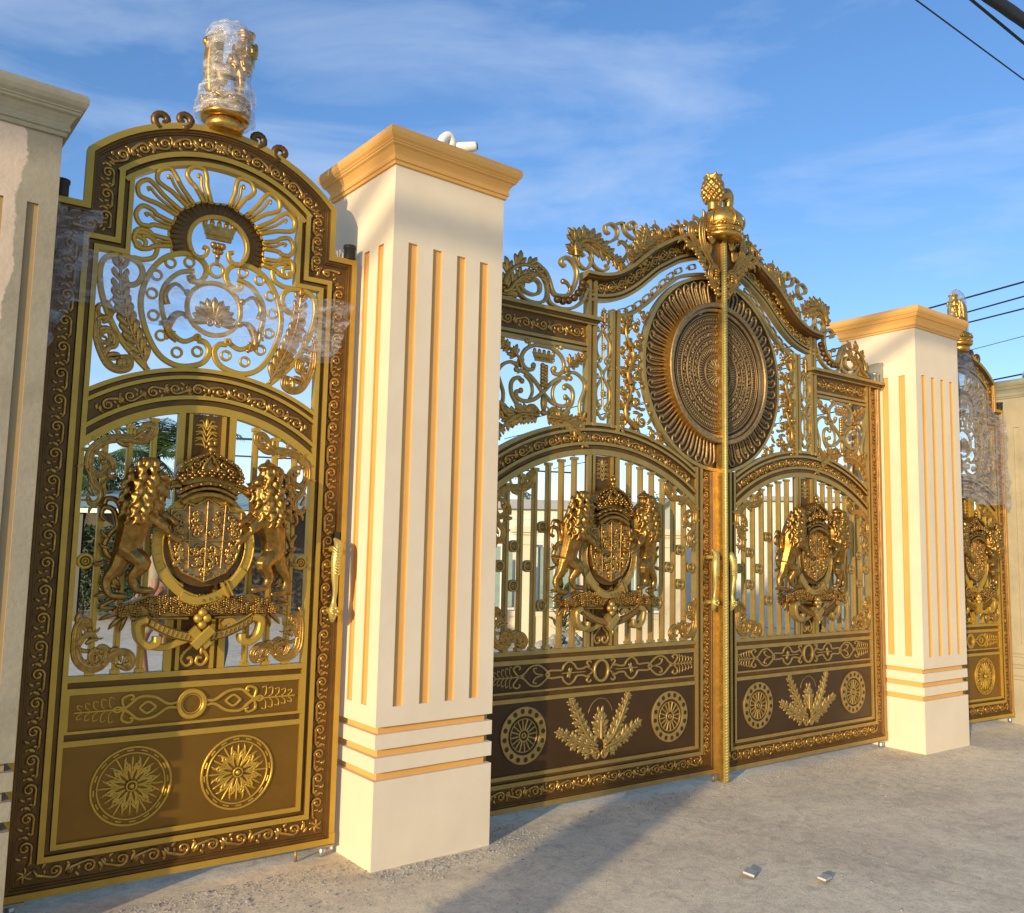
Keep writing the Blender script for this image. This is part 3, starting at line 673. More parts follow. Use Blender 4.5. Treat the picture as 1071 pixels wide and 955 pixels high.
    for i in range(2, N-1, 2): s.rib([L0[i], ((L0[i][0]+L1[i][0])/2, (L0[i][1]+L1[i][1])/2), L1[i]], [.002, .004, .006], .008, 1., 1, 4)
    for sg in (-1, 1): s.flat(catmull([(sg*.128, 3.02), (sg*.10, 2.995), (sg*.062, 3.01), (sg*.052, 3.045), (sg*.075, 3.055)], 5), .018, -.012, .03, 0)
    tips = [(.395, 3.03), (.392, 3.155), (.388, 3.30), (.295, 3.395), (.14, 3.452)]
    st_ = [(-12, 3), (12, 3), (33, 3), (52, 3), (74, 3)]
    for sg in (-1, 1):
        for (tx, tz), (an, _) in zip(tips, st_):
            p0 = Vector((.236*C_(R(an-4)), zc+.21*S_(R(an-4)))); p1 = Vector((.236*C_(R(an+5)), zc+.21*S_(R(an+5)))); T = Vector((tx, tz)); d = (T-(p0+p1)/2); L = d.length; d.normalize(); nn = Vector((-d.y, d.x))
            w = .041
            q = [p0, p0+d*L*.45-nn*w*.25, T-d*.07-nn*w, T-d*.028-nn*w*1.1, T-nn*w*.1, T-d*.02+nn*w*1.1, T-d*.07+nn*w, p1+d*L*.45+nn*w*.25, p1]
            s.rib([(sg*v.x, v.y) for v in (Vector(v_) for v_ in catmull([tuple(v_) for v_ in q], 5))], .0125, .012, 1.2, 0, 5)
            q = [T-d*.055+nn*.002, T-d*.04+nn*.013, T-d*.055+nn*.018, T-d*.08+nn*.008, (p0+p1)/2+d*L*.4, (p0+p1)/2]
            s.rib([(sg*v[0], v[1]) for v in catmull([tuple(v_) for v_ in q], 4)], .0080, .012, 1.3, 0, 4)
    s.build('shell_crest', ['gold', 'bed'], root)
    c = MB()
    c.poly([(-.06, 3.105), (.06, 3.105), (.085, 3.175), (-.085, 3.175)], .0, .014, 0); c.flat([(-.062, 3.108), (.062, 3.108)], .012, -.006, .02); c.flat([(-.07, 3.128), (.07, 3.128)], .008, -.006, .02)
    for k in range(5): c.drop(-.07+.035*k, 3.17, R(90), .035, .013, 0, .008, .8); c.blob(-.07+.035*k, .004, 3.2, .006)
    for k in range(3): c.blob((k-1)*.022, .006, 3.075, .018); c.blob((k-1)*.014, .006, 3.045, .014)
    c.blob(0, .006, 3.02, .014); c.box(-.008, .008, .004, .018, 2.975, 3.06)
    c.build('small_crown', ['relief'], root)
    # ---- opening
    for x in (-.455, -.35, -.245, .245, .35, .455):
        bar_mb(x, .99, arch_z(x, 1.404, .818)-.012, .026).build('bar', ['gold'], root)
    center_panel(root, 0, .986, 2.215)
    for sg in (-1, 1): ring_mb(sg*.507, 1.497).build('ring', ['gold', 'bed'], root)
    az = lambda x: arch_z(x, 1.404, .818)
    for sg in (-1, 1):
        for fn, nm in (((lambda q: corner_lower(q, -.543, .985, 1., .008)), 'corner_scroll'), ((lambda q: corner_upper(q, -.543, az, 1., .008)), 'corner_scroll')):
            q = MB(); fn(q)
            if sg > 0: q.v = [(-v[0], v[1], v[2]) for v in q.v]; q.f = [tuple(reversed(f_)) for f_ in q.f]
            q.build(nm, ['relief'], root)
    make_arms(root, .0)
    # ---- rail ornament
    o = MB(); z = .826
    for sg in (-1, 1):
        f2 = lambda L: [(sg*a, z+b) for a, b in L]
        for m_ in (-1, 1):
            o.flat(catmull(f2([(.068, .012*m_), (.11, .010*m_), (.17, .045*m_), (.235, .050*m_), (.275, .02*m_), (.30, .002*m_)]), 5), .014, .003, .0125)
            o.flat(catmull(f2([(.16, .0), (.20, .026*m_), (.235, .0)]), 4), .011, .004, .0115)
            o.flat(catmull(f2([(.30, .0), (.31, .045*m_), (.275, .062*m_), (.262, .048*m_), (.275, .04*m_)]), 5), .012, .003, .0125)
            o.flat(catmull(f2([(.30, .0), (.33, .012*m_), (.35, .0)]), 4), .010, .003, .0125)
            for k in range(5): o.rib(catmull(f2([(.345+.033*k, .004*m_), (.362+.033*k, .018*m_), (.362+.033*k, (.055-.006*k)*m_), (.343+.033*k, (.05-.006*k)*m_)]), 4), [.0035]*13, .013, 1., 0, 4)
        o.flat(f2([(.30, 0), (.51, 0)]), .008, .004, .0115)
    o.flat(arc(0, z, .060, 0, 350, 35), .022, -.002, .0175, 0, True); o.flat(arc(0, z, .044, 0, 350, 35), .005, .004, .0115, 0, True)
    o.build('rail_ornament', ['gold'], root)
    # ---- rosettes
    for cx in (-.248, .238):
        o = MB(); cz = .48
        o.flat(arc(cx, cz, .172, 0, 354, 59), .010, .004, .0084, 0, True); o.flat(arc(cx, cz, .146, 0, 354, 59), .007, .004, .0084, 0, True)
        for k in range(16): o.flat(arc(cx, cz, .159, k*22.5, k*22.5+10, 3), .008, .006, .0064)
        o.poly([(cx+.166*C_(a*.1745), cz+.166*S_(a*.1745)) for a in range(36)], .0115, .0124, 1)
        for k in range(12):
            an = k*math.pi/6; L = .134 if k % 2 == 0 else .118
            for d in (-1, 0, 1): o.lobe(cx+.02*C_(an), cz+.02*S_(an), an+d*.13, L*(1-.10*abs(d)), .0058, d*.75, .0115, 1.1, 0)
            for d in (-1, 1): o.lobe(cx+.05*C_(an+d*.1), cz+.05*S_(an+d*.1), an+d*.35, L*.45, .0062, d*1.1, .0105, 1., 0); o.lobe(cx+.075*C_(an+d*.06), cz+.075*S_(an+d*.06), an+d*.4, L*.32, .006, d*1.3, .0095, 1., 0)
        o.rib(arc(cx, cz, .021, 0, 345, 23), .005, .004, 1.2, 0, 4, True); o.blob(cx, .002, cz, .013)
        o.build('rosette', ['gold', 'panel'], root)
    # ---- handle, hinges, bolt, finial, top curls
    h = handle_mb(.672, 1.42, 1.); h.box(.688, .716, -.004, .021, 1.19, 1.66, 1)
    h.build('handle', ['brass', 'black'], root)
    for sg in (-1, 1):
        g = MB(); g.lathe(sg*.715, .02, [(.03, 3.156), (.032, 3.16), (.032, 3.215), (.036, 3.218), (.036, 3.235)], 16); g.build('hinge', ['black'], root)
        g = MB(); g.lathe(sg*.70, .02, [(.018, .005), (.02, .01), (.02, .058)], 14); g.box(sg*.70-.05, sg*.70+.05, -.01, .05, .050, .059); g.build('pivot', ['steel'], root)
    g = MB(); g.tube([(.555, .01, .0), (.555, .01, .058)], .008, 8); g.build('drop_bolt', ['bronze'], root)
    for (x, sg) in ((-.30, -1), (-.20, 1), (.17, 1), (.30, -1)):
        g = MB(); zz = arch_z(x, 3.685-.847, .847)
        q = spiral(x, zz+.020, .046, .014, R(-100), 1.05, 14, sg); g.tube([(a_, .015, b_) for a_, b_ in q], [.020-.004*i/len(q) for i in range(len(q))], 7)
        g.build('ridge_scroll', ['bed'], root)
    fn = MB(); zt = crown_base(fn, 0, .02, 3.745, .118, .085, False); fn.lathe(0, .02, [(.085, 3.67), (.10, 3.70), (.085, 3.735)], 18)
    o = fn.build('finial', ['rich'], root)
    l = MB(); crest_lion(l, .03, .02, zt-.02, 1.0, 1); l.chain([(-.07, .02, zt, .04), (-.075, .02, zt+.12, .048), (-.07, .02, zt+.25, .045), (-.05, .02, zt+.31, .03)]); l.fuse('crest_lion', ['relief'], o, .0055)

side = empty('side_gate'); make_side_gate(side)
tag(side, 'golden side gate at far left, film round its crest, between flaking and cream pillars', 'gate', 'ornate golden gates')
aS = -.061
PS = Vector((2.22569195, 4.21424036, 0)) + Vector((C_(aS), S_(aS), 0))*(-.772)
side.location = (PS.x, PS.y, 0); side.rotation_euler = (0, 0, aS)
sideR = copy_tree(side)
for o in kids(sideR): o.scale = (-1, 1, 1)
tag(sideR, 'golden side gate at far right, upper half wrapped in film, beyond the right cream pillar', 'gate', 'ornate golden gates')
sideR.location = (8.80, 3.935, -.035); sideR.rotation_euler = (0, 0, -.105); sideR.scale = (.97, 1, 1)

# ------------------------------------------------------------------ the big leaves (x from 0 at the meeting edge to -2.19)
def ell(a, b, a0, a1, n, z0=2.925): return [(a*C_(R(a0+(a1-a0)*i/n)), z0+b*S_(R(a0+(a1-a0)*i/n))) for i in range(n+1)]
SERP = [(0, 3.975), (-.188, 3.953), (-.415, 3.880), (-.55, 3.81), (-.684, 3.729), (-.79, 3.645), (-.889, 3.565), (-1.0, 3.497), (-1.1, 3.462), (-1.20, 3.447), (-1.285, 3.445)]
def make_leaf(root):
    f = MB(); B = .05
    f.sweep([(-2.19, 3.11), (-2.19, B), (0, B), (0, 2.215)], SIDEPROF, False, SIDEMAT)
    f.sweep([(-2.19, 3.11), (-2.19, B), (0, B), (0, 2.215)], [(.212, .0499), (0, .0499)], False, [1], cap=False)
    f.box(-2.192, -2.16, -.004, .02, .052, .115, 0)
    prof, pm = archprof(1.668, 1.454); archband(f, .872, .777, prof, pm, 50, -1.09)
    # wing: cornice, carved band, lower trim
    f.box(-2.20, -1.155, -.045, .05, 3.122, 3.145, 0); f.box(-2.195, -1.160, -.028, .05, 3.108, 3.1219, 1); f.box(-2.19, -1.165, -.012, .05, 3.094, 3.1079, 0)
    f.box(-1.978, -1.245, .018, .05, 2.965, 3.0939, 1); f.box(-1.978, -1.245, 0, .05, 2.945, 2.9649, 0); f.box(-1.978, -1.245, .014, .05, 2.932, 2.9449, 1); f.box(-1.978, -1.245, 0, .05, 2.912, 2.9319, 0)
    # posts
    f.box(-1.245, -1.217, -.003, .05, 2.42, 3.0939, 0); f.box(-1.2169, -1.193, .0105, .05, 2.42, 3.0939, 1); f.box(-1.1929, -1.165, -.003, .05, 2.42, 3.0939, 0)
    f.box(-1.245, -1.217, -.003, .05, 3.145, 3.41, 0); f.box(-1.2169, -1.193, .0105, .05, 3.145, 3.41, 1); f.box(-1.1929, -1.165, -.003, .05, 3.145, 3.41, 0)
    f.box(-1.03, -1.006, -.003, .05, 2.42, 3.235, 0); f.box(-1.0059, -.984, .0105, .05, 2.42, 3.235, 1); f.box(-.9839, -.956, -.003, .05, 2.40, 3.235, 0)
    # serpentine head
    S1 = catmull(SERP, 4)
    f.sweep(S1, [(0, .05), (0, -.055), (.022, -.055), (.030, -.035), (.038, -.03), (.05, .018), (.132, .018), (.134, -.0), (.152, -.0), (.154, .012), (.164, .012), (.166, -.0), (.186, -.0), (.186, .05)], False, [0, 0, 1, 1, 1, 1, 1, 0, 1, 1, 1, 0, 0])
    f.sweep(S1, [(.186, .0499), (0, .0499)], False, [1], cap=False)
    LC = catmull([(-.02, 3.672), (-.159, 3.655), (-.358, 3.60), (-.46, 3.535), (-.577, 3.442), (-.69, 3.345), (-.785, 3.275), (-.87, 3.225), (-.965, 3.195)], 4)
    f.flat(LC, .026, 0, .04, 0)
    f.build('frame', ['gold', 'bed'], root)
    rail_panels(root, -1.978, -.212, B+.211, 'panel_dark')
    r = MB()
    rinceau(r, [(-2.09, .148), (-.098, .148)], .037, .128, .020, alt=True, m0=.04)
    rinceau(r, [(-.098, .19), (-.098, 2.18)], .036, .11, .020, hand=-1); rinceau(r, [(-2.092, .19), (-2.092, 3.06)], .036, .11, .020)
    rinceau(r, [(-1.955, 3.03), (-1.26, 3.03)], .040, .13, .018, alt=True)
    r.build('border_scrollwork', ['relief'], root)
    r = MB(); ac = [(-1.09+x, arch_z(x, .777, 1.568)) for x in [-.82+.06833*i for i in range(25)]]
    rinceau(r, ac[:13][::-1], .036, .118, .018, alt=True); rinceau(r, ac[12:], .036, .118, .018, alt=True, hand=-1)
    r.build('arch_scrollwork', ['relief'], root)
    r = MB(); q = offset_in(S1+[(-1.285, 2), (0, 2)], .091)[1:len(S1)-1]
    rinceau(r, q, .040, .10, .018, alt=True); r.build('head_scrollwork', ['relief'], root)
    # chain of little ovals between head and lower curve
    t = MB()
    top = [(-.20, 3.73), (-.35, 3.675), (-.44, 3.625), (-.52, 3.56), (-.60, 3.49), (-.68, 3.42), (-.76, 3.355), (-.84, 3.305), (-.91, 3.27), (-.97, 3.25)]
    top = [(a*.99, b-.020) for a, b in top]; top = catmull(top, 3)
    for i in range(1, len(top)-1, 3):
        p = Vector(top[i]); d = (Vector(top[i+1])-Vector(top[i-1])).normalized(); nn = Vector((-d.y, d.x))
        t.flat([tuple(p+d*.036*max(-.8, min(.8, C_(k*.3927)))*1.2+nn*.018*max(-.8, min(.8, S_(k*.3927)))*1.2) for k in range(16)], .008, .006, .02, 0, True); t.flat([tuple(p+d*.030), tuple(p+d*.062)], .014, .004, .02, 0)
    t.build('oval_chain', ['gold'], root)
    # pierced column between the posts
    t = MB(); x = -1.097
    for z0 in (2.47, 2.79):
        for sg in (-1, 1):
            t.flat(catmull([(x+sg*.004, z0), (x+sg*.030, z0+.03), (x+sg*.046, z0+.055), (x+sg*.022, z0+.08), (x+sg*.055, z0+.13), (x+sg*.058, z0+.20), (x+sg*.034, z0+.245), (x+sg*.004, z0+.29), (x+sg*.012, z0+.32)], 5), .015, .005, .02)
            t.rib(spiral(x+sg*.044, z0+.095, .017, .005, R(-90), 1.1, 12, sg), .0065, .010, 1.2); t.rib(spiral(x+sg*.046, z0+.285, .018, .005, R(90), 1.1, 12, -sg), .0065, .010, 1.2)
            t.flat([(x+sg*.058, z0+.17), (x+sg*.068, z0+.17)], .02, .006, .02); t.flat([(x+sg*.05, z0+.03), (x+sg*.068, z0+.03)], .014, .006, .02)
        for k in range(6): t.drop(x, z0+.175, R(60*k+30), .03, .010, 0, .010, 1.)
        t.flat([(x, z0+.09), (x, z0+.26)], .010, .008, .018); t.blob(x, .006, z0+.175, .011)
    t.build('pierced_column', ['gold'], root)
    t = MB()
    acanthus(t, [(x, 3.09), (x, 3.15), (x, 3.20)], .060, .008, lobes=4, r=.008); t.build('column_leaf', ['relief'], root)
    # foliage climbing between post and sunburst
    t = MB()
    def xin(zz): q = 1-((zz-2.925)/.73)**2; return -.745*math.sqrt(max(0, q))
    acanthus(t, [(-.80, 2.44), (-.89, 2.50), (-.90, 2.58), (-.86, 2.66), (-.84, 2.74)], .105, .010, lobes=6, r=.020)
    acanthus(t, [(-.86, 2.74), (-.885, 2.80), (-.85, 2.88), (-.83, 2.95), (-.86, 3.02)], .100, .010, lobes=6, r=.019)
    acanthus(t, [(-.86, 3.00), (-.90, 3.07), (-.90, 3.14), (-.86, 3.19)], .085, .010, lobes=4, r=.015)
    for (a, b, r_, sg) in [(-.745, 2.49, .050, 1), (-.925, 2.445, .026, -1), (-.79, 2.62, .042, -1), (-.925, 2.68, .028, 1), (-.925, 2.83, .028, -1), (-.79, 2.80, .030, 1), (-.925, 2.96, .026, 1), (-.785, 3.03, .034, -1), (-.80, 3.14, .034, 1), (-.925, 3.18, .022, -1), (-.73, 3.24, .026, 1), (-.64, 2.42, .030, -1), (-.57, 2.385, .022, 1)]:
        q = spiral(a, b, r_, r_*.25, R(90 if sg > 0 else -60), 1.25, 14, sg); m = len(q); t.rib(q, [.0115*(1.1-.4*i/m) for i in range(m)], .010, 1.3, 0, 5); t.blob(a, .004, b, r_*.32)
        for d in range(3): t.drop(a+r_*C_(d*2.1+a*20), b+r_*S_(d*2.1+a*20), d*2.1+a*20+.6, r_*1.6, .013, 1.1, .010, 1.)
    for z_ in (2.62, 2.56, 2.74, 2.86, 2.92, 3.08): t.blob(xin(z_)-.022, .008, z_, .014)
    t.build('foliage_fretwork', ['relief'], root)
    # wing heart tracery with crown (centre x=-1.6)
    t = MB(); c = -1.6
    H = lambda L, m_: [(c+m_*a, b) for a, b in L]
    for m_ in (-1, 1):
        fret(t, H([(0, 2.893), (.065, 2.890), (.133, 2.858), (.168, 2.808), (.163, 2.758), (.130, 2.728), (.090, 2.730), (.076, 2.752), (.09, 2.765)], m_), .026)
        fret(t, H([(.112, 2.870), (.112, 2.900), (.138, 2.906)], m_), .016, .006)
        fret(t, H([(.200, 2.700), (.170, 2.712), (.107, 2.690), (.05, 2.646), (-.005, 2.590), (-.072, 2.540), (-.145, 2.521), (-.200, 2.537), (-.207, 2.573), (-.175, 2.580)], m_), .026, .002 if m_ > 0 else .005)
        fret(t, H([(.170, 2.647), (.190, 2.664), (.228, 2.650), (.248, 2.612), (.238, 2.550), (.185, 2.487), (.105, 2.437)], m_), .026, .004)
        fret(t, H([(.143, 2.690), (.094, 2.648), (.080, 2.586), (.102, 2.538)], m_), .018, .007)
        fret(t, H([(.215, 2.715), (.205, 2.738), (.252, 2.756), (.312, 2.731), (.348, 2.679), (.330, 2.620), (.306, 2.562), (.306, 2.507), (.320, 2.455)], m_), .022)
        for a, b in ((.083, 2.757), (.170, 2.645), (-.178, 2.584), (.138, 2.905), (.216, 2.712)): t.blob(c+m_*a, .006, b, .019, .014, .019)
    t.build('wing_tracery', ['gold'], root)
    t = MB()
    for m_ in (-1, 1):
        acanthus(t, H([(.175, 2.728), (.205, 2.79), (.255, 2.835), (.30, 2.85)], m_), .085, .010, lobes=4)
        leafscroll(t, H([(.03, 2.46), (.075, 2.495), (.115, 2.485), (.115, 2.45), (.085, 2.445)], m_), .016, .008, 0, 5, 1)
        acanthus(t, H([(.04, 2.44), (.12, 2.44), (.20, 2.43), (.28, 2.38), (.34, 2.31)], m_), .11, .010, lobes=7)
        acanthus(t, H([(.34, 2.50), (.31, 2.44), (.25, 2.40)], m_), .095, .010, lobes=4)
        for k in range(6): t.drop(c+m_*.325, 2.878, R(60*k), .030, .012, 0, .010, 1.)
        t.blob(c+m_*.325, .004, 2.878, .010)
    t.drop(c, 2.475, R(90), .11, .026, 0, .004, .9); t.blob(c, .002, 2.462, .022)
    t.poly([(c-.065, 2.79), (c+.065, 2.79), (c+.09, 2.845), (c-.09, 2.845)], .002, .016); t.flat([(c-.07, 2.795), (c+.07, 2.795)], .012, -.004, .02); t.flat([(c-.08, 2.815), (c+.08, 2.815)], .007, -.004, .02)
    for k in range(5): t.drop(c-.075+.0375*k, 2.835, R(90), .036, .014, 0, .008, .8); t.blob(c-.075+.0375*k, .0, 2.806, .007)
    for k in range(7): t.blob(c-.012, .004, 2.765-.021*k, .017); t.blob(c+.014, .004, 2.758-.021*k, .017)
    t.build('wing_foliage', ['relief'], root)
    # ---- sunburst ring and drum disc (half)
    s = MB()
    A0, A1 = 90, 270; n = 60
    Z0 = 2.925
    s.sweep(ell(.745, .730, A0, A1, n), [(0, .05), (0, -.004), (.024, -.004), (.028, .014), (.19, .022), (.27, .024), (.27, .05)], False, [0, 0, 1, 1, 1, 1])
    s.sweep(ell(.745, .730, A0, A1, n), [(.27, .0499), (0, .0499)], False, [1], cap=False)
    for k in range(23):
        an = 92+176*(k+.5)/23
        def P_(t_, d): x_ = an+d; rr_ = .50+.205*t_; return (rr_*C_(R(x_)), Z0+rr_*.985*S_(R(x_)))
        q = catmull([P_(0, 0), P_(.35, .8), P_(.70, 1.1), P_(.93, -.2), P_(1.0, -2.4), P_(.88, -4.2), P_(.74, -3.4), P_(.80, -2.2)], 4)
        m = len(q); s.rib(q, [.0088-.002*i/m for i in range(m)], .014, 1.5, 2, 5)
        q = catmull([P_(.0, 3.4), P_(.35, 4.2), P_(.76, 4.6), P_(.90, 3.6)], 4); s.rib(q, [.010*S_(math.pi*min(1, (i+2)/14)) for i in range(len(q))], .015, 1.7, 2, 5)
        q = catmull([P_(.1, 5.6), P_(.5, 6.0), P_(.8, 5.8)], 3); s.rib(q, [.004, .005, .006, .007, .006, .005, .003], .016, 1.4, 2, 4)
    s.build('sunburst_ring', ['gold', 'bronze_bed', 'bronze'], root)
    d = MB(); RD = .532
    d.sweep(ell(RD, RD*.985, A0, A1, n), [(0, .03), (0, -.052), (.006, -.058), (.030, -.058), (.036, -.050), (.042, -.034), (.062, -.030), (.068, -.022)], False, [2, 0, 0, 0, 1, 0, 1])
    F_ = .460; poly = ell(F_, F_*.985, A0, A1, n); d.poly(poly, -.020, .03, 1)
    d.sweep(ell(RD, RD*.985, A0, A1, n), [(.068, .0299), (0, .0299)], False, [1], cap=False)
    pt_ = lambda r, a: (F_*r*C_(R(a)), Z0+F_*.985*r*S_(R(a)))
    for rr_, w in ((.97, .006), (.93, .004), (.845, .004), (.83, .003), (.72, .0045), (.70, .003), (.585, .004), (.465, .0045), (.445, .003), (.31, .0045), (.29, .003)): d.rib(ell(F_*rr_, F_*.985*rr_, A0, A1, n), w, -.020, 1.1, 0, 4)
    for (r0, r1, cnt, w) in ((.86, .915, 70, .0042), (.735, .82, 30, 0), (.60, .69, 34, 0), (.475, .575, 22, 0), (.32, .435, 30, .0042)):
        for k in range(cnt):
            an = 91+178*(k+.5)/cnt
            if w: d.rib([pt_(r0, an), pt_(r1, an)], w, -.020, 1.1, 0, 4)
            else:
                rm = (r0+r1)/2; p_ = pt_(rm, an); hs = F_*(r1-r0)*.34
                d.rib(spiral(p_[0], p_[1], hs, .004, R(an+90*(k % 4)), .8, 9, 1 if k % 2 else -1), .0052, -.020, 1.3, 0, 4); q_ = pt_(r0+.01, an+60/cnt); d.drop(q_[0], q_[1], R(an), F_*(r1-r0)*.8, .006, .9*(1 if k % 3 else -1), -.020, 1.2)
    for k in range(10):
        an = 90+20*k; d.rib([pt_(.01, an), pt_(.12, an), pt_(.275, an)], [.012, .011, .001], -.020, 1., 0, 4)
        if k < 9: d.drop(*pt_(.17, an+10), R(an+10), .035, .007, 0, -.020, 1.)
    d.build('drum_disc', ['bronze', 'bronze_bed', 'relief'], root)
    # ---- opening
    for k in range(6):
        for sg in (-1, 1):
            x = sg*(.24+.1055*k); bar_mb(-1.09+x, .99, arch_z(x, .777, 1.454)-.012, .030).build('bar', ['gold'], root)
    center_panel(root, -1.09, .986, 2.225)
    for (x, z) in ((.50, 1.741), (.50, 1.257), (.72, 1.618), (.72, 1.379), (.61, 1.498), (.825, 1.498)):
        for sg in (-1, 1): ring_mb(-1.09+sg*x*.995, z, .037).build('ring', ['gold', 'bed'], root)
    az = lambda x: arch_z(x, .777, 1.454)
    for sg in (-1, 1):
        for fn in ((lambda q: corner_lower(q, -.888, .985, 1.03, .008)), (lambda q: corner_upper(q, -.888, az, 1.05, .008))):
            q = MB(); fn(q)
            if sg > 0: q.v = [(-v[0], v[1], v[2]) for v in q.v]; q.f = [tuple(reversed(f_)) for f_ in q.f]
            q.shift(-1.09); q.build('corner_scroll', ['relief'], root)
    # ---- rail ornament
    o = MB(); z = .832; c = -1.09
    for sg in (-1, 1):
        for m_ in (-1, 1):
            F = lambda L: [(c+sg*a, z+b*m_) for a, b in L]
            o.flat(catmull(F([(.06, .0), (.085, .012), (.105, .035), (.12, .055), (.10, .068), (.085, .055)]), 4), .012, .003, .0125)
            o.flat(catmull(F([(.09, .02), (.125, .03), (.15, .022), (.20, .022), (.225, .05), (.265, .07), (.305, .05), (.325, .022), (.37, .022), (.42, .022), (.455, .0)]), 4), .013, .003, .0125)
            o.flat(catmull(F([(.42, .0), (.46, .035), (.51, .062), (.57, .055), (.62, .015), (.66, .0)]), 4), .013, .004, .0115)
            o.flat(catmull(F([(.47, .0), (.53, .012), (.55, .04), (.525, .045)]), 4), .010, .003, .0125)
            o.flat(catmull(F([(.66, .0), (.70, .045), (.675, .066), (.65, .055), (.66, .042)]), 4), .012, .003, .0125)
            for k in range(5): o.rib(catmull(F([(.705+.030*k, .004), (.722+.030*k, .02), (.720+.030*k, .062-.006*k), (.703+.030*k, .054-.006*k)]), 4), [.004]*13, .013, 1., 0, 4)
            for k in range(2): o.drop(c+sg*.262, z, R(90*m_)+sg*R(35)*k, .036, .010, 0, .010, .6)
        o.flat([(c+sg*.13, z), (c+sg*.32, z)], .007, .005, .0105); o.flat([(c+sg*.62, z), (c+sg*.84, z)], .008, .004, .0115); o.drop(c+sg*.24, z, R(90-sg*90), .05, .010, 0, .010, .6)
    o.flat([(c+.058*C_(k*.1745), z+.066*S_(k*.1745)) for k in range(36)], .018, -.002, .0175, 0, True)
    o.build('rail_ornament', ['gold'], root)
    # ---- wheel rosettes and fleuron on the kick panel
    for cx in (-1.703, -.466):
        o = MB(); cz = .484; r1 = .17
        nseg = 64
        o.sweep([(cx+r1*C_(k*2*math.pi/nseg), cz+r1*S_(k*2*math.pi/nseg)) for k in range(nseg)], [(0, .0124), (0, .004), (.003, .002), (.052, .002), (.055, .004), (.055, .0124)], True, [0]*5)
        for k in range(16):
            a = k*math.pi/8+.1; hx, hz = cx+.144*C_(a), cz+.144*S_(a); o.poly([(hx+.0155*C_(j*.5236), hz+.0155*S_(j*.5236)) for j in range(12)], .0012, .0019, 1)
            o.flat([(cx+.035*C_(a), cz+.035*S_(a)), (cx+.098*C_(a), cz+.098*S_(a))], .010, .005, .0074)
        o.flat(arc(cx, cz, .098, 0, 350, 35), .006, .004, .0084, 0, True); o.flat(arc(cx, cz, .034, 0, 345, 23), .010, .002, .0104, 0, True); o.flat(arc(cx, cz, .013, 0, 330, 11), .010, .002, .0104, 0, True)
        o.build('wheel_rosette', ['gold', 'panel_dark'], root)
    o = MB(); c = -1.09; z = .30
    for sg in (-1, 1):
        acanthus(o, [(c+sg*a_, z+b_) for a_, b_ in [(.03, .06), (.10, .11), (.16, .20), (.205, .29), (.235, .345)]], .088, .0125, lobes=9, r=.010)
        acanthus(o, [(c+sg*a_, z+b_) for a_, b_ in [(.03, .04), (.11, .065), (.19, .09), (.26, .135), (.325, .165)]], .088, .0125, lobes=8, r=.010)
        acanthus(o, [(c+sg*a_, z+b_) for a_, b_ in [(.02, .03), (.07, .015), (.12, .03)]], .07, .0125, lobes=3, r=.008)
        o.rib([(c+sg*a_, z+b_) for a_, b_ in catmull([(.0, .13), (.045, .10), (.065, .02), (.035, -.02), (.01, .0), (.02, .025), (.035, .015)], 5)], .008, .0125, 1.3, 0, 5)
        for (a, b, an, L) in ((.03, .17, 60, .07), (.03, .21, 55, .06), (.02, .26, 60, .05)): o.drop(c+sg*a*.5, z+b, R(an) if sg > 0 else math.pi-R(an), L, .012, .6*sg, .0125, .6)
    acanthus(o, [(c, z+.10), (c, z+.17), (c, z+.22)], .11, .0125, lobes=4, r=.010)
    o.rib(arc(c, z+.235, .105, 15, 165, 20, .12), .0025, .0125, 1., 0, 4)
    o.build('fleuron', ['gold'], root)
    # ---- cresting on wing and head
    k_ = MB(); Y = -.008
    def rb(L, w=.020, yy=0., n=5): P = catmull(L, n); k_.flat(P, w, Y-.012+yy, .035, 0, False, .007)
    def lf(L, size, lobes, r=.012, side=0, curl=.8): acanthus(k_, L, size*1.45, Y, 1, lobes, r*1.3, curl=curl, side=side)
    rb([(-1.727, 3.290), (-1.690, 3.308), (-1.655, 3.285), (-1.655, 3.235), (-1.700, 3.208), (-1.766, 3.215), (-1.81, 3.245)])
    rb([(-1.69, 3.355), (-1.625, 3.335), (-1.592, 3.27), (-1.60, 3.20), (-1.66, 3.162), (-1.75, 3.162), (-1.81, 3.195), (-1.857, 3.255)])
    lf([(-1.935, 3.22), (-1.915, 3.29), (-1.855, 3.355), (-1.77, 3.385), (-1.70, 3.37), (-1.64, 3.33)], .090, 6, .014, 1)
    lf([(-1.95, 3.18), (-1.90, 3.20), (-1.85, 3.26), (-1.79, 3.31), (-1.73, 3.33)], .075, 6, .013)
    lf([(-1.98, 3.17), (-1.93, 3.165), (-1.87, 3.17)], .06, 3, .010)
    k_.build('wing_leaf_crest', ['gold', 'relief'], root)
    k_ = MB()
    rb([(-1.68, 3.415), (-1.610, 3.375), (-1.575, 3.32), (-1.550, 3.262), (-1.512, 3.238), (-1.419, 3.260), (-1.362, 3.345), (-1.352, 3.440), (-1.403, 3.500), (-1.460, 3.500), (-1.483, 3.463), (-1.450, 3.445)], .024)
    rb([(-1.590, 3.235), (-1.563, 3.180), (-1.477, 3.158), (-1.377, 3.180), (-1.295, 3.241), (-1.258, 3.33)], .020, .004)
    for a, b in [(-1.511, 3.211), (-1.465, 3.208), (-1.418, 3.221), (-1.371, 3.248), (-1.338, 3.286), (-1.311, 3.324), (-1.301, 3.359)]: k_.blob(a, Y, b, .026, .028, .026, 2, 10, 6)
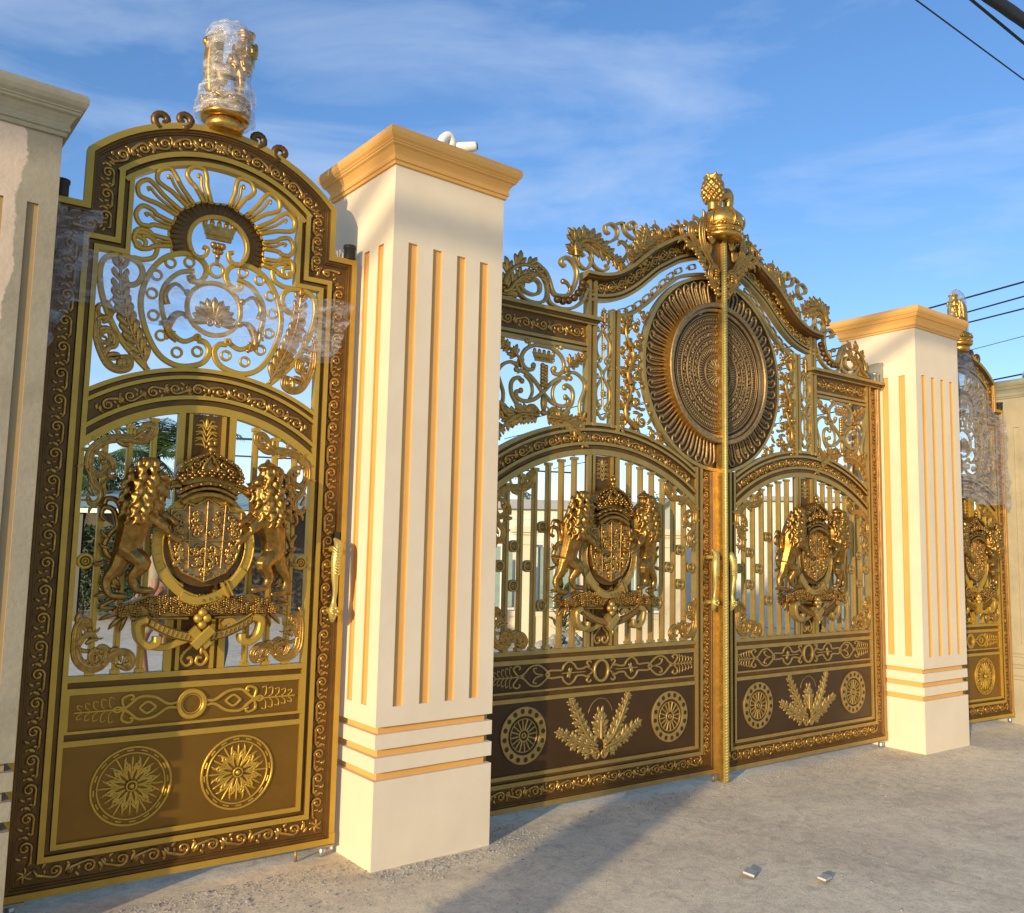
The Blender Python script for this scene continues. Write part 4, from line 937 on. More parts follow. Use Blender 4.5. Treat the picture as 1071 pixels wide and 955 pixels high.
    P = catmull([(-1.425, 3.262), (-1.420, 3.30), (-1.445, 3.33), (-1.477, 3.338)], 5); k_.rib(P, [.010+.007*i/len(P) for i in range(len(P))], Y-.008, 1.2, 1, 5); k_.blob(-1.475, Y-.01, 3.335, .019, mi=1)
    k_.build('curl_bracket', ['gold', 'relief', 'bed'], root)
    k_ = MB()
    rb([(-1.335, 3.47), (-1.365, 3.53), (-1.350, 3.59), (-1.29, 3.615), (-1.235, 3.59), (-1.222, 3.53), (-1.25, 3.478), (-1.29, 3.462), (-1.335, 3.49), (-1.342, 3.53), (-1.315, 3.56), (-1.29, 3.545)], .017)
    rb([(-1.24, 3.56), (-1.215, 3.515), (-1.174, 3.485), (-1.12, 3.480), (-1.08, 3.508), (-1.10, 3.53)], .016)
    lf([(-1.365, 3.53), (-1.375, 3.60), (-1.355, 3.66)], .095, 3, .016, 0)
    lf([(-1.37, 3.56), (-1.34, 3.625), (-1.28, 3.655), (-1.19, 3.650), (-1.09, 3.612), (-.985, 3.565)], .098, 9, .016, 0)
    k_.build('head_leaf_crest', ['gold', 'relief'], root)
    k_ = MB()
    rb([(-1.072, 3.752), (-1.100, 3.760), (-1.105, 3.796), (-1.056, 3.826), (-1.000, 3.800), (-1.003, 3.742), (-1.055, 3.700)], .018)
    rb([(-1.012, 3.832), (-.975, 3.850), (-.937, 3.856)], .018); rb([(-.945, 3.858), (-.925, 3.800), (-.88, 3.775), (-.823, 3.765)], .018)
    rb([(-.850, 3.842), (-.877, 3.832), (-.892, 3.858), (-.862, 3.886), (-.828, 3.870), (-.828, 3.829), (-.80, 3.80)], .016)
    for L, w in (([(-.995, 3.690), (-.965, 3.715), (-.918, 3.690), (-.908, 3.645), (-.94, 3.60), (-.985, 3.57)], .018), ([(-.880, 3.712), (-.898, 3.672), (-.865, 3.642), (-.810, 3.660), (-.790, 3.715)], .018)): leafscroll(k_, L, w, Y-.004, 1, 5, 1)
    lf([(-.88, 3.60), (-.80, 3.66), (-.755, 3.74), (-.735, 3.82)], .105, 7, .014); lf([(-.77, 3.70), (-.70, 3.76), (-.62, 3.82), (-.54, 3.845)], .085, 8, .014)
    leafscroll(k_, [(-.66, 3.79), (-.61, 3.84), (-.62, 3.89), (-.66, 3.90), (-.68, 3.87)], .016, Y-.008, 1, 4, -1)
    lf([(-.56, 3.84), (-.48, 3.88), (-.38, 3.92)], .070, 5, .012); leafscroll(k_, [(-.50, 3.86), (-.46, 3.93), (-.40, 3.95), (-.36, 3.92)], .018, Y-.012, 1, 5, 1)
    k_.build('ridge_foliage', ['gold', 'relief'], root)
    # ---- acanthus ornament under the finial (half)
    k_ = MB(); Y = -.058
    def big(L, w, side, n_, yy=0., L2=.075): leafscroll(k_, L, w, Y+yy, 0, n_, side, L2)
    big([(-.05, 3.46), (-.10, 3.50), (-.145, 3.57), (-.145, 3.66), (-.10, 3.71), (-.06, 3.68), (-.065, 3.64)], .030, -1, 9)
    big([(-.05, 3.52), (-.085, 3.55), (-.09, 3.60)], .022, -1, 4, -.008, .05)
    big([(-.10, 3.70), (-.15, 3.76), (-.20, 3.83), (-.225, 3.92), (-.215, 4.01), (-.175, 4.04), (-.145, 4.00), (-.165, 3.97)], .036, 1, 10)
    big([(-.16, 3.84), (-.22, 3.83), (-.29, 3.86), (-.335, 3.92), (-.32, 3.98), (-.28, 3.975), (-.275, 3.94)], .030, 1, 8, .004)
    big([(-.28, 3.84), (-.35, 3.84), (-.41, 3.88), (-.425, 3.93), (-.39, 3.955)], .024, 1, 6, .010)
    for (x_, z_, an, L_) in [(-.06, 3.50, 250, .10), (-.09, 3.52, 215, .09), (-.13, 3.60, 200, .09), (-.15, 3.68, 175, .09), (-.16, 3.74, 190, .10), (-.20, 3.80, 205, .10), (-.25, 3.84, 215, .09), (-.32, 3.85, 220, .08), (-.12, 3.80, 120, .10), (-.10, 3.88, 100, .09), (-.05, 3.44, 275, .08)]:
        for d in (-1, 0, 1): k_.lobe(x_, z_, R(an+24*d), L_*(1-.15*abs(d)), .020, .5*d, Y+.004*abs(d), .8, 0, 7, 5)
    for z in (3.66, 3.63, 3.60): k_.blob(-.095, Y-.02, z, .018)
    k_.poly([(-.22, 3.88), (-.12, 3.68), (-.05, 3.46), (-.0, 3.46), (-.0, 3.93), (-.18, 3.93)][::-1], Y+.012, .0, 1)
    k_.v = [(v[0]*(1 if v[2] > 3.7 else .9), v[1], v[2] if v[2] > 3.7 else 3.7-(3.7-v[2])*.62) for v in k_.v]
    k_.build('acanthus_bracket', ['relief', 'bed'], root)
    # hardware
    handle_mb(-.092, 1.42, 1.).build('handle', ['brass'], root)
    g = MB(); g.lathe(-2.15, .02, [(.035, 3.146), (.037, 3.15), (.037, 3.215), (.041, 3.218), (.041, 3.235)], 16); g.build('hinge', ['steel'], root)
    g = MB(); g.lathe(-2.12, .02, [(.022, -.01), (.024, .0), (.024, .048)], 14); g.box(-2.18, -2.06, -.01, .05, .040, .0495); g.build('pivot', ['steel'], root)
    g = MB(); g.tube([(-.24 if False else -.03, .01, -.03), (-.03, .01, .048)], .009, 8); g.build('drop_bolt', ['bronze'], root)

leafL = empty('gate_leaf'); make_leaf(leafL)
leafR = copy_tree(leafL)
for o in kids(leafR): o.scale = (-1, 1, 1)
make_arms(leafL, -1.09); 
armsL = [o for o in kids(leafL) if o.name.startswith('coat_of_arms')][0]
aR = copy_tree(armsL, leafR); aR.location = (1.09, 0, 0)
J = (5.12465283, 4.06898606)
leafL.location = (J[0], J[1], -.012); leafL.rotation_euler = (0, 0, -.0547)
leafR.location = (J[0]+.006, J[1], -.020); leafR.rotation_euler = (0, 0, -.0340)
tag(leafL, 'left leaf of the double gate, by the near cream pillar, carrying the brass cover rod', 'gate leaf', 'leaves of the double gate')
tag(leafR, 'right leaf of the double gate, hinged to the cream pillar with the grey cement patch', 'gate leaf', 'leaves of the double gate')
# cover rod with rope moulding, on the left leaf
rd = MB(); rd.box(.000, .044, -.060, .0, .0, 3.93, 1); rd.box(-.003, .047, -.070, -.0601, .0, 3.93, 0)
rd.tube([(.022, -.070, .0), (.022, -.070, 3.93)], .012, 8)
for hh in range(2): rd.tube([(.022+.0125*C_(i*.9+hh*math.pi), -.070+.0125*S_(i*.9+hh*math.pi), .01+i*.0058) for i in range(670)], .0045, 5)
rd.build('cover_rod', ['brass', 'rich'], leafL)
fn = MB(); zt = crown_base(fn, .012, -.05, 3.945, .150, .095, True)
fin = fn.build('finial', ['rich'], leafL)
l = MB(); zt = 4.165; X, Y_ = -.085, -.05
l.lathe(X, Y_, [(.040, zt-.02), (.040, zt+.03), (.050, zt+.05), (.066, zt+.09), (.072, zt+.13), (.066, zt+.18), (.058, zt+.205), (.066, zt+.225), (.064, zt+.245), (.03, zt+.248)], 16)
for row in range(6):
    for k in range(11):
        a = (k+.5*(row % 2))*2*math.pi/11; rr_ = (.056, .068, .076, .078, .074, .068)[row]; z = zt+.06+.026*row
        l.chain([(X+rr_*.95*C_(a), Y_+rr_*.95*S_(a), z+.014, .008), (X+(rr_+.006)*C_(a), Y_+(rr_+.006)*S_(a), z-.004, .011), (X+(rr_+.004)*C_(a), Y_+(rr_+.004)*S_(a), z-.020, .007)], n=6)
l.chain([(-.05, Y_, zt+.09, .05), (.02, Y_, zt+.13, .050), (.075, Y_, zt+.14, .046), (.085, Y_, zt+.08, .042), (.08, Y_, zt+.0, .03)]); l.chain([(.08, Y_+.03, zt+.16, .018), (.10, Y_+.02, zt+.19, .022), (.085, Y_, zt+.16, .02)])
for b_ in (-.03, .03): l.chain([(-.06, Y_+b_, zt+.08, .03), (-.055, Y_+b_, zt+.0, .022), (-.075, Y_+b_, zt-.01, .02)])
for k in range(6): a = k*1.05; l.blob(X+.062*C_(a), Y_+.062*S_(a), zt+.245, .012)
l.fuse('crest_lion', ['relief'], fin, .0065)


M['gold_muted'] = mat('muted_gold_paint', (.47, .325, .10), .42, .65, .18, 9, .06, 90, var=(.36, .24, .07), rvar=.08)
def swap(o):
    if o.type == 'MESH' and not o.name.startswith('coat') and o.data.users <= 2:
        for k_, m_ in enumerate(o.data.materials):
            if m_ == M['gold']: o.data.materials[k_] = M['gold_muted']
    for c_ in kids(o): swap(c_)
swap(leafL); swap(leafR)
# ------------------------------------------------------------------ pillars
def make_pillar(name, w, d, h, m_face, m_groove, m_cap, base=0., fluteset=None):
    root = empty(name); mb = MB()
    mats = [m_face, m_groove]
    ins = .030
    for z0, z1 in ((.428, .468), (.541, .581), (.654, .690)): mb.prism([(ins, ins), (w-ins, ins), (w-ins, d-ins), (ins, d-ins)], z0+base-.01, z1+base+.01, 1)
    full = [(0, 0), (w, 0), (w, d), (0, d)]
    zt_ = 3.207 if h > 3.5 else h-.31
    b = base
    for z0, z1 in ((-.15, .428), (.468, .541), (.581, .654), (.690, .785), (zt_, h)): mb.prism(full, z0+b if 0 < z0 < 3 and z0 != zt_ else z0, (z1+b) if z1 < 3 else z1, 0)
    fl = [(.094, .151), (.251, .309), (.410, .467), (.567, .625)] if fluteset is None else fluteset
    zt = zt_
    # notched section
    P = []; sd = []
    dd = .012
    def edge(p0, p1, nrm, L):
        k = L/.727; e = ((p1[0]-p0[0])/L, (p1[1]-p0[1])/L); o = [(0, 0, 0)]
        for a, c in fl: o += [(a*k, 0, 0), (a*k, dd, 1), (c*k, dd, 1), (c*k, 0, 1)]
        for i, (t, q, mm) in enumerate(o):
            P.append((p0[0]+e[0]*t+nrm[0]*q, p0[1]+e[1]*t+nrm[1]*q))
        for i in range(len(o)): sd.append(0 if i % 4 == 0 else 1)
    edge((0, 0), (w, 0), (0, 1), w); edge((w, 0), (w, d), (-1, 0), d); edge((w, d), (0, d), (0, -1), w); edge((0, d), (0, 0), (1, 0), d)
    mb.prism(P, .785+b, zt, 0, sd)
    sh = mb.build('shaft', mats, root)
    for p_ in ():
        pass
    bv = sh.modifiers.new('bevel', 'BEVEL'); bv.width = .004; bv.segments = 1; bv.limit_method = 'ANGLE'
    # cap: stacked moulding
    cp = MB(); lv = [(.0, -.002), (.012, .0), (.014, .016), (.022, .020), (.024, .034), (.019, .040), (.020, .050), (.028, .066), (.040, .084), (.052, .092), (.054, .100), (.060, .104), (.058, .110), (.070, .122), (.078, .140), (.078, .160), (.070, .176), (.060, .182)]
    rings = []
    for o_, z_ in lv: rings.append([(-o_, -o_, h+z_), (w+o_, -o_, h+z_), (w+o_, d+o_, h+z_), (-o_, d+o_, h+z_)])
    V = [v for r in rings for v in r]; F = []
    for i in range(len(rings)-1):
        for k in range(4): F.append((i*4+k, i*4+(k+1) % 4, (i+1)*4+(k+1) % 4, (i+1)*4+k))
    F.append((3, 2, 1, 0)); e = (len(rings)-1)*4; F.append((e, e+1, e+2, e+3)); cp.add(V, F, 0)
    cp.build('cap', [m_cap], root)
    return root
P1 = make_pillar('gate_pillar', .727, .714, 3.615, 'cream', 'ochre', 'ochre')
P1.location = (2.246, 3.896, 0)
tag(P1, 'tall cream pillar with ochre flutes and cap, nearest, white camera and conduit elbow on top', 'pillar', 'cream gate pillars')
P2 = copy_tree(P1); P2.location = (7.33, 3.669, -.036); P2.rotation_euler = (0, 0, -.037)
tag(P2, 'cream pillar with ochre flutes and a grey cement patch, right of the double gate', 'pillar', 'cream gate pillars')
pt = MB(); rnd = random.Random(2)
ol = [(.30, 3.10), (.42, 3.09), (.46, 3.10), (.475, 3.16), (.47, 3.30), (.475, 3.335), (.43, 3.345), (.33, 3.335), (.30, 3.30)]
# patch lies on the left face (x = 0 plane)
n = len(ol); ol2 = [(a-.06+.01*rnd.random(), b+.01*rnd.random()) for a, b in catmull(ol, 3, True)]
n = len(ol2); V = [(-.012, .714-a-.0, b) for a, b in ol2]+[(.004, .714-a, b) for a, b in ol2]
pt.add(V, [tuple(range(n)), tuple(range(2*n-1, n-1, -1))]+[(i, n+i, n+(i+1) % n, (i+1) % n) for i in range(n)], 0)
pt.build('cement_patch', ['cement_cap'], P2)
P0 = make_pillar('gate_pillar', .727, .72, 3.28, 'flaky', 'worn_ochre', 'cement_cap', .03, [(.07, .113), (.197, .240), (.342, .385), (.487, .530), (.614, .657)])
P0.location = (-.057, 3.955, .0)
tag(P0, 'unfinished pillar with flaking paint over grey render and a bare cement cap, cut off at the left', 'pillar')
P3 = make_pillar('gate_pillar', .727, .72, 3.30, 'cement', 'cement', 'cement_cap', .0)
P3.location = (9.56, 3.48, -.05); P3.rotation_euler = (0, 0, -.08)
tag(P3, 'bare unpainted cement pillar at the right edge, beyond the film-wrapped gate', 'pillar')

# ------------------------------------------------------------------ cameras on pillars
def cctv(name_root, loc, rz, label, s=1.):
    r = empty('security_camera', loc, rz); b = MB()
    b.lathe(0, 0, [(.03*s, -.064), (.03*s, -.05), (.012*s, -.045), (.012*s, .0), (.035*s, 0), (.035*s, .012*s), (.015*s, .02*s)], 14); b.tube([(0, 0, .01*s), (0, .0, .05*s), (-.02*s, 0, .075*s)], .010*s, 8)
    b.build('bracket', ['plasticwhite'], r)
    h = MB(); h.tube([(-.06*s, 0, .082*s), (-.05*s, 0, .083*s), (.05*s, 0, .098*s), (.06*s, 0, .1*s)], [.022*s, .03*s, .03*s, .026*s], 14)
    h.build('housing', ['plasticwhite'], r)
    h = MB(); h.tube([(.058*s, 0, .0995*s), (.066*s, 0, .101*s)], .022*s, 14); h.build('lens', ['lens'], r)
    tag(r, label, 'camera', 'security cameras'); return r
gn = MB(); P = catmull([(2.62, 4.05, 3.797), (2.62, 4.05, 3.87), (2.635, 4.05, 3.93), (2.675, 4.05, 3.965), (2.70, 4.05, 3.94), (2.695, 4.05, 3.905)], 5)
gn.tube(P, [.020+.008*S_(math.pi*i/len(P)) for i in range(len(P))], 12); tag(gn.build('conduit_elbow', ['plasticwhite']), 'curved white conduit elbow sticking up from the near cream pillar, left of the camera', 'conduit')
cctv('', (2.78, 4.02, 3.83), R(-30), 'white camera with dark lens lying low on the near cream pillar', 1.0)
cctv('', (9.85, 3.75, 3.435), R(-150), 'tiny white camera on top of the bare cement pillar at the right edge', 1.1)

# ------------------------------------------------------------------ ground
def gz(x, y=0): return -.0075*(x-2.25)
def bil(x, y):
    from mathutils import noise as mn
    def h(a, b): return gz(a)+(mn.noise(Vector((a*.7, b*.7, 0)))*.006 if (-6 < a < 24 and -4 < b < 24 and abs(b-4.1) > .8) else 0)
    x0 = math.floor(x*2)/2; y0 = math.floor(y*2)/2; u, v = (x-x0)*2, (y-y0)*2
    return (h(x0, y0)*(1-u)+h(x0+.5, y0)*u)*(1-v)+(h(x0, y0+.5)*(1-u)+h(x0+.5, y0+.5)*u)*v
def ground():
    m = mat('dusty_concrete', (.43, .385, .31), .92, 0, 0, 5, 0, 30)
    nt = m.node_tree; N = nt.nodes; L = nt.links; b = N['Principled BSDF']
    tc = N.new('ShaderNodeTexCoord')
    def noise(sc, det=8, rough=.6, dist=0):
        n = N.new('ShaderNodeTexNoise'); n.inputs['Scale'].default_value = sc; n.inputs['Detail'].default_value = det; n.inputs['Roughness'].default_value = rough; n.inputs['Distortion'].default_value = dist
        L.new(tc.outputs['Object'], n.inputs['Vector']); return n
    def ramp(src, stops):
        r = N.new('ShaderNodeValToRGB'); e = r.color_ramp.elements
        e[0].position, e[0].color = stops[0][0], (*stops[0][1], 1); e[1].position, e[1].color = stops[-1][0], (*stops[-1][1], 1)
        for p, c in stops[1:-1]: q = e.new(p); q.color = (*c, 1)
        L.new(src, r.inputs[0]); return r
    a = ramp(noise(.9, 9, .65, .6).outputs['Fac'], [(.32, (.66, .56, .40)), (.48, (.80, .69, .49)), (.60, (.86, .75, .53)), (.72, (.72, .62, .44))])
    f = ramp(noise(95, 4, .7).outputs['Fac'], [(.30, (.74, .74, .74)), (.5, (1, 1, 1)), (.72, (1.15, 1.14, 1.12))])
    mm = ramp(noise(9, 8, .7, 1.2).outputs['Fac'], [(.30, (.70, .70, .70)), (.52, (1, 1, 1)), (.75, (1.18, 1.16, 1.1))])
    x1 = N.new('ShaderNodeMix'); x1.data_type = 'RGBA'; x1.blend_type = 'MULTIPLY'; x1.inputs['Factor'].default_value = 1; L.new(a.outputs[0], x1.inputs['A']); L.new(f.outputs[0], x1.inputs['B'])
    x2 = N.new('ShaderNodeMix'); x2.data_type = 'RGBA'; x2.blend_type = 'MULTIPLY'; x2.inputs['Factor'].default_value = 1; L.new(x1.outputs['Result'], x2.inputs['A']); L.new(mm.outputs[0], x2.inputs['B'])
    # hairline cracks
    v = N.new('ShaderNodeTexVoronoi'); v.feature = 'DISTANCE_TO_EDGE'; v.inputs['Scale'].default_value = .45
    dn = noise(3, 6, .6); mv = N.new('ShaderNodeMix'); mv.data_type = 'VECTOR'; mv.inputs['Factor'].default_value = .12
    L.new(tc.outputs['Object'], mv.inputs['A']); L.new(dn.outputs['Color'], mv.inputs['B']); L.new(mv.outputs['Result'], v.inputs['Vector'])
    cr = N.new('ShaderNodeMapRange'); cr.inputs['From Min'].default_value = .0; cr.inputs['From Max'].default_value = .006; cr.inputs['To Min'].default_value = 1.0; cr.inputs['To Max'].default_value = 1; L.new(v.outputs['Distance'], cr.inputs['Value'])
    x3 = N.new('ShaderNodeMix'); x3.data_type = 'RGBA'; x3.blend_type = 'MULTIPLY'; x3.inputs['Factor'].default_value = 1; L.new(x2.outputs['Result'], x3.inputs['A']); L.new(cr.outputs[0], x3.inputs['B'])
    L.new(x3.outputs['Result'], b.inputs['Base Color'])
    h = N.new('ShaderNodeMath'); h.operation = 'MULTIPLY_ADD'; L.new(noise(120, 4, .7).outputs['Fac'], h.inputs[0]); h.inputs[1].default_value = .35; L.new(noise(7, 9, .72, .8).outputs['Fac'], h.inputs[2])
    bp = N.new('ShaderNodeBump'); bp.inputs['Strength'].default_value = .45; bp.inputs['Distance'].default_value = .014; L.new(h.outputs[0], bp.inputs['Height']); L.new(bp.outputs[0], b.inputs['Normal'])
    g = MB(); xs = [-400, -60, -12]+[-6+.5*i for i in range(61)]+[40, 90, 400]; ys = [-400, -60, -8]+[-4+.5*i for i in range(57)]+[40, 90, 400]
    from mathutils import noise as mn
    for x in xs:
        for y in ys:
            k = 1 if (-6 < x < 24 and -4 < y < 24) else 0
            zz = gz(max(-20, min(30, x)))+(mn.noise(Vector((x*.7, y*.7, 0)))*.006 if k and abs(y-4.1) > .8 else 0); g.v.append((x, y, zz))
    ny = len(ys)
    for i in range(len(xs)-1):
        for j in range(ny-1): g.f.append((i*ny+j, (i+1)*ny+j, (i+1)*ny+j+1, i*ny+j+1)); g.m.append(0); g.s.append(True)
    o = g.build('ground', [m]); tag(o, kind='structure')
ground()
M['stone'] = mat('pale_rubble', (.50, .47, .41), .9, 0, .4, 30, .3, 60)
M['stone_d'] = mat('grey_rubble', (.30, .29, .27), .9, 0, .4, 30, .3, 60)
def rock(mb, x, y, z, r, rnd, flat=.6, mi=0):
    vs = []; 
    b = [(0, 0, 1), (.9, 0, .3), (.28, .85, .3), (-.72, .53, .3), (-.72, -.53, .3), (.28, -.85, .3), (.72, .53, -.4), (-.28, .85, -.4), (-.9, 0, -.4), (-.28, -.85, -.4), (.72, -.53, -.4), (0, 0, -.8)]
    f = [(0, 1, 2), (0, 2, 3), (0, 3, 4), (0, 4, 5), (0, 5, 1), (1, 6, 2), (2, 7, 3), (3, 8, 4), (4, 9, 5), (5, 10, 1), (6, 7, 2), (7, 8, 3), (8, 9, 4), (9, 10, 5), (10, 6, 1), (11, 7, 6), (11, 8, 7), (11, 9, 8), (11, 10, 9), (11, 6, 10)]
    a = rnd.uniform(0, 6.28)
    for p in b:
        k = r*rnd.uniform(.7, 1.25); px, py = p[0]*k, p[1]*k; vs.append((x+px*C_(a)-py*S_(a), y+px*S_(a)+py*C_(a), z+p[2]*k*flat))
    mb.add(vs, f, mi)
g = MB(); rnd = random.Random(21)
for i in range(5200):       # loose grit along the gates and pillars, and scattered over the slab
    if i < 2600:
        x = rnd.uniform(.9, 3.3); y = 4.12-abs(rnd.gauss(0, .22))-.0
        if 2.24 < x < 2.98: y = 3.88-abs(rnd.gauss(0, .10))
    elif i < 3800: x = rnd.uniform(2.9, 8.1); y = 4.0-abs(rnd.gauss(0, .16))+.06*rnd.random()
    else: x = rnd.uniform(0, 10); y = rnd.uniform(1.2, 4.0)
    big_ = 1.9 if rnd.random() < .04 else (3.2 if rnd.random() < .006 else 1)
    if 7.3 < x < 8.1 and y > 3.62: y = 3.62-abs(rnd.gauss(0, .06))
    rock(g, x, y, bil(x, y)+.001, rnd.uniform(.0016, .0055)*big_, rnd, .6, 0 if rnd.random() < .7 else 1)
tag(g.build('gravel', ['stone', 'stone_d']), 'pale grit and plaster crumbs strewn over the concrete along the gates', kind='stuff')
# broken tile pieces
M['tile'] = mat('white_glazed_tile', (.62, .62, .58), .4, 0, .3, 40); M['tile_edge'] = mat('dark_tile_underside', (.16, .15, .14), .8)
for i, (x, y, rz, L, W_, tl) in enumerate([(3.79, 2.81, .5, .052, .028, .15), (4.04, 2.55, .2, .042, .022, .05)]):
    b = MB(); b.prism([(-L, -W_), (L*.9, -W_*1.1), (L, W_*.8), (-L*.8, W_)], .006, .016, 0); b.prism([(-L, -W_), (L*.9, -W_*1.1), (L, W_*.8), (-L*.8, W_)], 0, .0058, 1)
    o = b.build('tile_fragment', ['tile', 'tile_edge']); o.location = (x, y, gz(x)+.008); o.rotation_euler = (tl, .06, rz)
    tag(o, ['broken white tile fragment on the concrete, the larger left one with a dark edge', 'smaller white tile fragment lying flat on the concrete, right of the larger one'][i], 'tile', 'tile fragments')
# mortar joint running away to the right
M['pale_mortar'] = mat('pale_mortar', (.80, .74, .60), .9, 0, .2, 20, .2, 60)
jt = MB(); P = catmull([(4.22, 3.62), (4.291, 3.34), (4.465, 2.887), (4.511, 2.418), (4.598, 1.852), (4.66, 1.2)], 14); rnd = random.Random(4)
V = []
for a, b in P: w = .004+.006*rnd.random(); V += [(a-w, b, bil(a-w, b)+.003), (a+w, b, bil(a+w, b)+.003)]
jt.add(V, [(2*i, 2*i+1, 2*i+3, 2*i+2) for i in range(len(P)-1)], 0)
tag(jt.build('mortar_joint', ['pale_mortar']), kind='structure')

# ------------------------------------------------------------------ plastic film
_d = M['film'].copy(); _d.name = 'cloudy_plastic_film'; M['film_cloudy'] = _d
for n_ in _d.node_tree.nodes:
    if n_.type == 'MAP_RANGE': n_.inputs['To Min'].default_value = .16; n_.inputs['To Max'].default_value = .70
    if n_.type == 'BSDF_PRINCIPLED': n_.inputs['Base Color'].default_value = (.72, .72, .72, 1); n_.inputs['Roughness'].default_value = .12
def film_wrap(name, cx, cy, z0, z1, rfun, label, nz=34, na=40, seed=1, rz=0., sq=1., mt='film'):
    mb = MB(); rnd = random.Random(seed)
    from mathutils import noise as mn
    for i in range(nz+1):
        t = i/nz; z = z0+(z1-z0)*t
        for k in range(na):
            a = 2*math.pi*k/na; r = rfun(t); q = Vector((C_(a)*2.2+seed, S_(a)*2.2, t*5)); r *= 1+.16*mn.noise(q)+.07*mn.noise(q*4); 
            x, y = r*C_(a), r*S_(a)*sq
            mb.v.append((cx+x*C_(rz)-y*S_(rz), cy+x*S_(rz)+y*C_(rz), z+.01*mn.noise(q*2)))
    for i in range(nz):
        for k in range(na): mb.f.append((i*na+k, i*na+(k+1) % na, (i+1)*na+(k+1) % na, (i+1)*na+k)); mb.m.append(0); mb.s.append(True)
    o = mb.build(name, [mt]); tag(o, label, 'plastic film', 'clear film left on the gates'); return o
def at_side(s, y=0., root=side):
    a = root.rotation_euler[2]; return (root.location[0]+s*root.scale[0]*C_(a)-y*S_(a), root.location[1]+s*root.scale[0]*S_(a)+y*C_(a))
q = at_side(0, .02)
film_wrap('plastic_wrap', q[0], q[1], 3.74, 4.26, lambda t: .145 if t < .25 else (.145-.03*min(1, (t-.25)/.15) if t < .9 else .115*math.sqrt(max(.02, 1-((t-.9)/.1)**2))), 'clear crinkled plastic wrapped round the lion finial on the far left gate', mt='film_cloudy')
def film_sheet(name, root, pts, label, seed, y=-.03, amp=.02, nx=30, nz=24, mt='film'):
    # pts: 4 corners (s,z) bl br tr tl
    from mathutils import noise as mn
    mb = MB(); a_, b_, c_, d_ = [Vector(p) for p in pts]
    for i in range(nz+1):
        v = i/nz
        for k in range(nx+1):
            u = k/nx; e = .06*mn.noise(Vector((u*5, v*5, seed)))*(1 if (u in (0, 1) or v in (0, 1)) else .5)
            p = (a_*(1-u)+b_*u)*(1-v)+(d_*(1-u)+c_*u)*v; p = p+Vector((e, e))
            yy = y-abs(amp*mn.noise(Vector((p.x*4, p.y*9, seed))))-.35*amp*mn.noise(Vector((p.x*17+p.y*14, p.y*22, seed)))
            x_, y_ = at_side(p.x, yy, root); mb.v.append((x_, y_, p.y+root.location[2]))
    for i in range(nz):
        for k in range(nx): m_ = nx+1; mb.f.append((i*m_+k, i*m_+k+1, (i+1)*m_+k+1, (i+1)*m_+k)); mb.m.append(0); mb.s.append(True)
    o = mb.build(name, [mt]); tag(o, label, 'plastic film', 'clear film left on the gates'); return o
film_sheet('plastic_film', side, [(-.66, 2.66), (.62, 2.56), (.735, 2.88), (-.62, 2.92)], 'loose clear film stretched across the upper tracery of the far left gate', 3.1, -.035)
film_sheet('plastic_film', side, [(-.74, 2.40), (-.60, 2.78), (-.56, 3.10), (-.74, 3.12)], 'bunched clear film at the upper left shoulder of the far left gate, beside flaking pillar', 7.7, -.02, .03, 12, 20)
film_sheet('plastic_film', sideR, [(-.74, 2.25), (.70, 2.12), (.69, 3.08), (-.74, 3.12)], 'dense clear film wound across the upper half of the far right gate', 5.3, -.05, .07, mt='film_dense')
q = at_side(0, .02, sideR)
film_wrap('plastic_wrap', q[0], q[1], 3.02, 4.28, lambda t: (.62-.50*min(1, t/.55)**.8) if t < .55 else (.165 if t < .72 else (.16-.03*(t-.72)/.2 if t < .93 else .13*math.sqrt(max(.02, 1-((t-.93)/.07)**2)))), 'clear film tapering like a tent up to the finial of the far right gate', 40, 44, 5, -.105, .22, 'film_dense')

# ------------------------------------------------------------------ things beyond the gates
M['bldg'] = mat('white_rendered_wall', (.72, .74, .64), .8, 0, .12, 1.2, .1, 12); M['fascia'] = mat('grey_fascia', (.34, .36, .37), .7)
M['cornwhite'] = mat('cream_low_wall', (.74, .63, .45), .85, 0, .12, 2, .1, 15); M['glassy'] = mat('frosted_green_glass', (.30, .40, .36), .12, 0, .3, 4); M['rail'] = mat('white_rail_paint', (.75, .75, .72), .5)
M['rooftile'] = mat('red_roof_tile', (.42, .13, .07), .7, 0, .3, 12, .3, 30); M['awning'] = mat('pale_green_metal_roof', (.42, .58, .50), .5, .1, .1, 5)
M['winglass'] = mat('window_glass', (.06, .08, .10), .06, 0)
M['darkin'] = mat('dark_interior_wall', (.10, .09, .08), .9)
fw = Vector((.6160656, .78086263)).normalized(); rt = Vector((.7808, -.6161))
def frame_xy(x, y, u, v): return (x+rt.x*u+fw.x*v, y+rt.y*u+fw.y*v)
ANG = math.atan2(rt.y, rt.x)
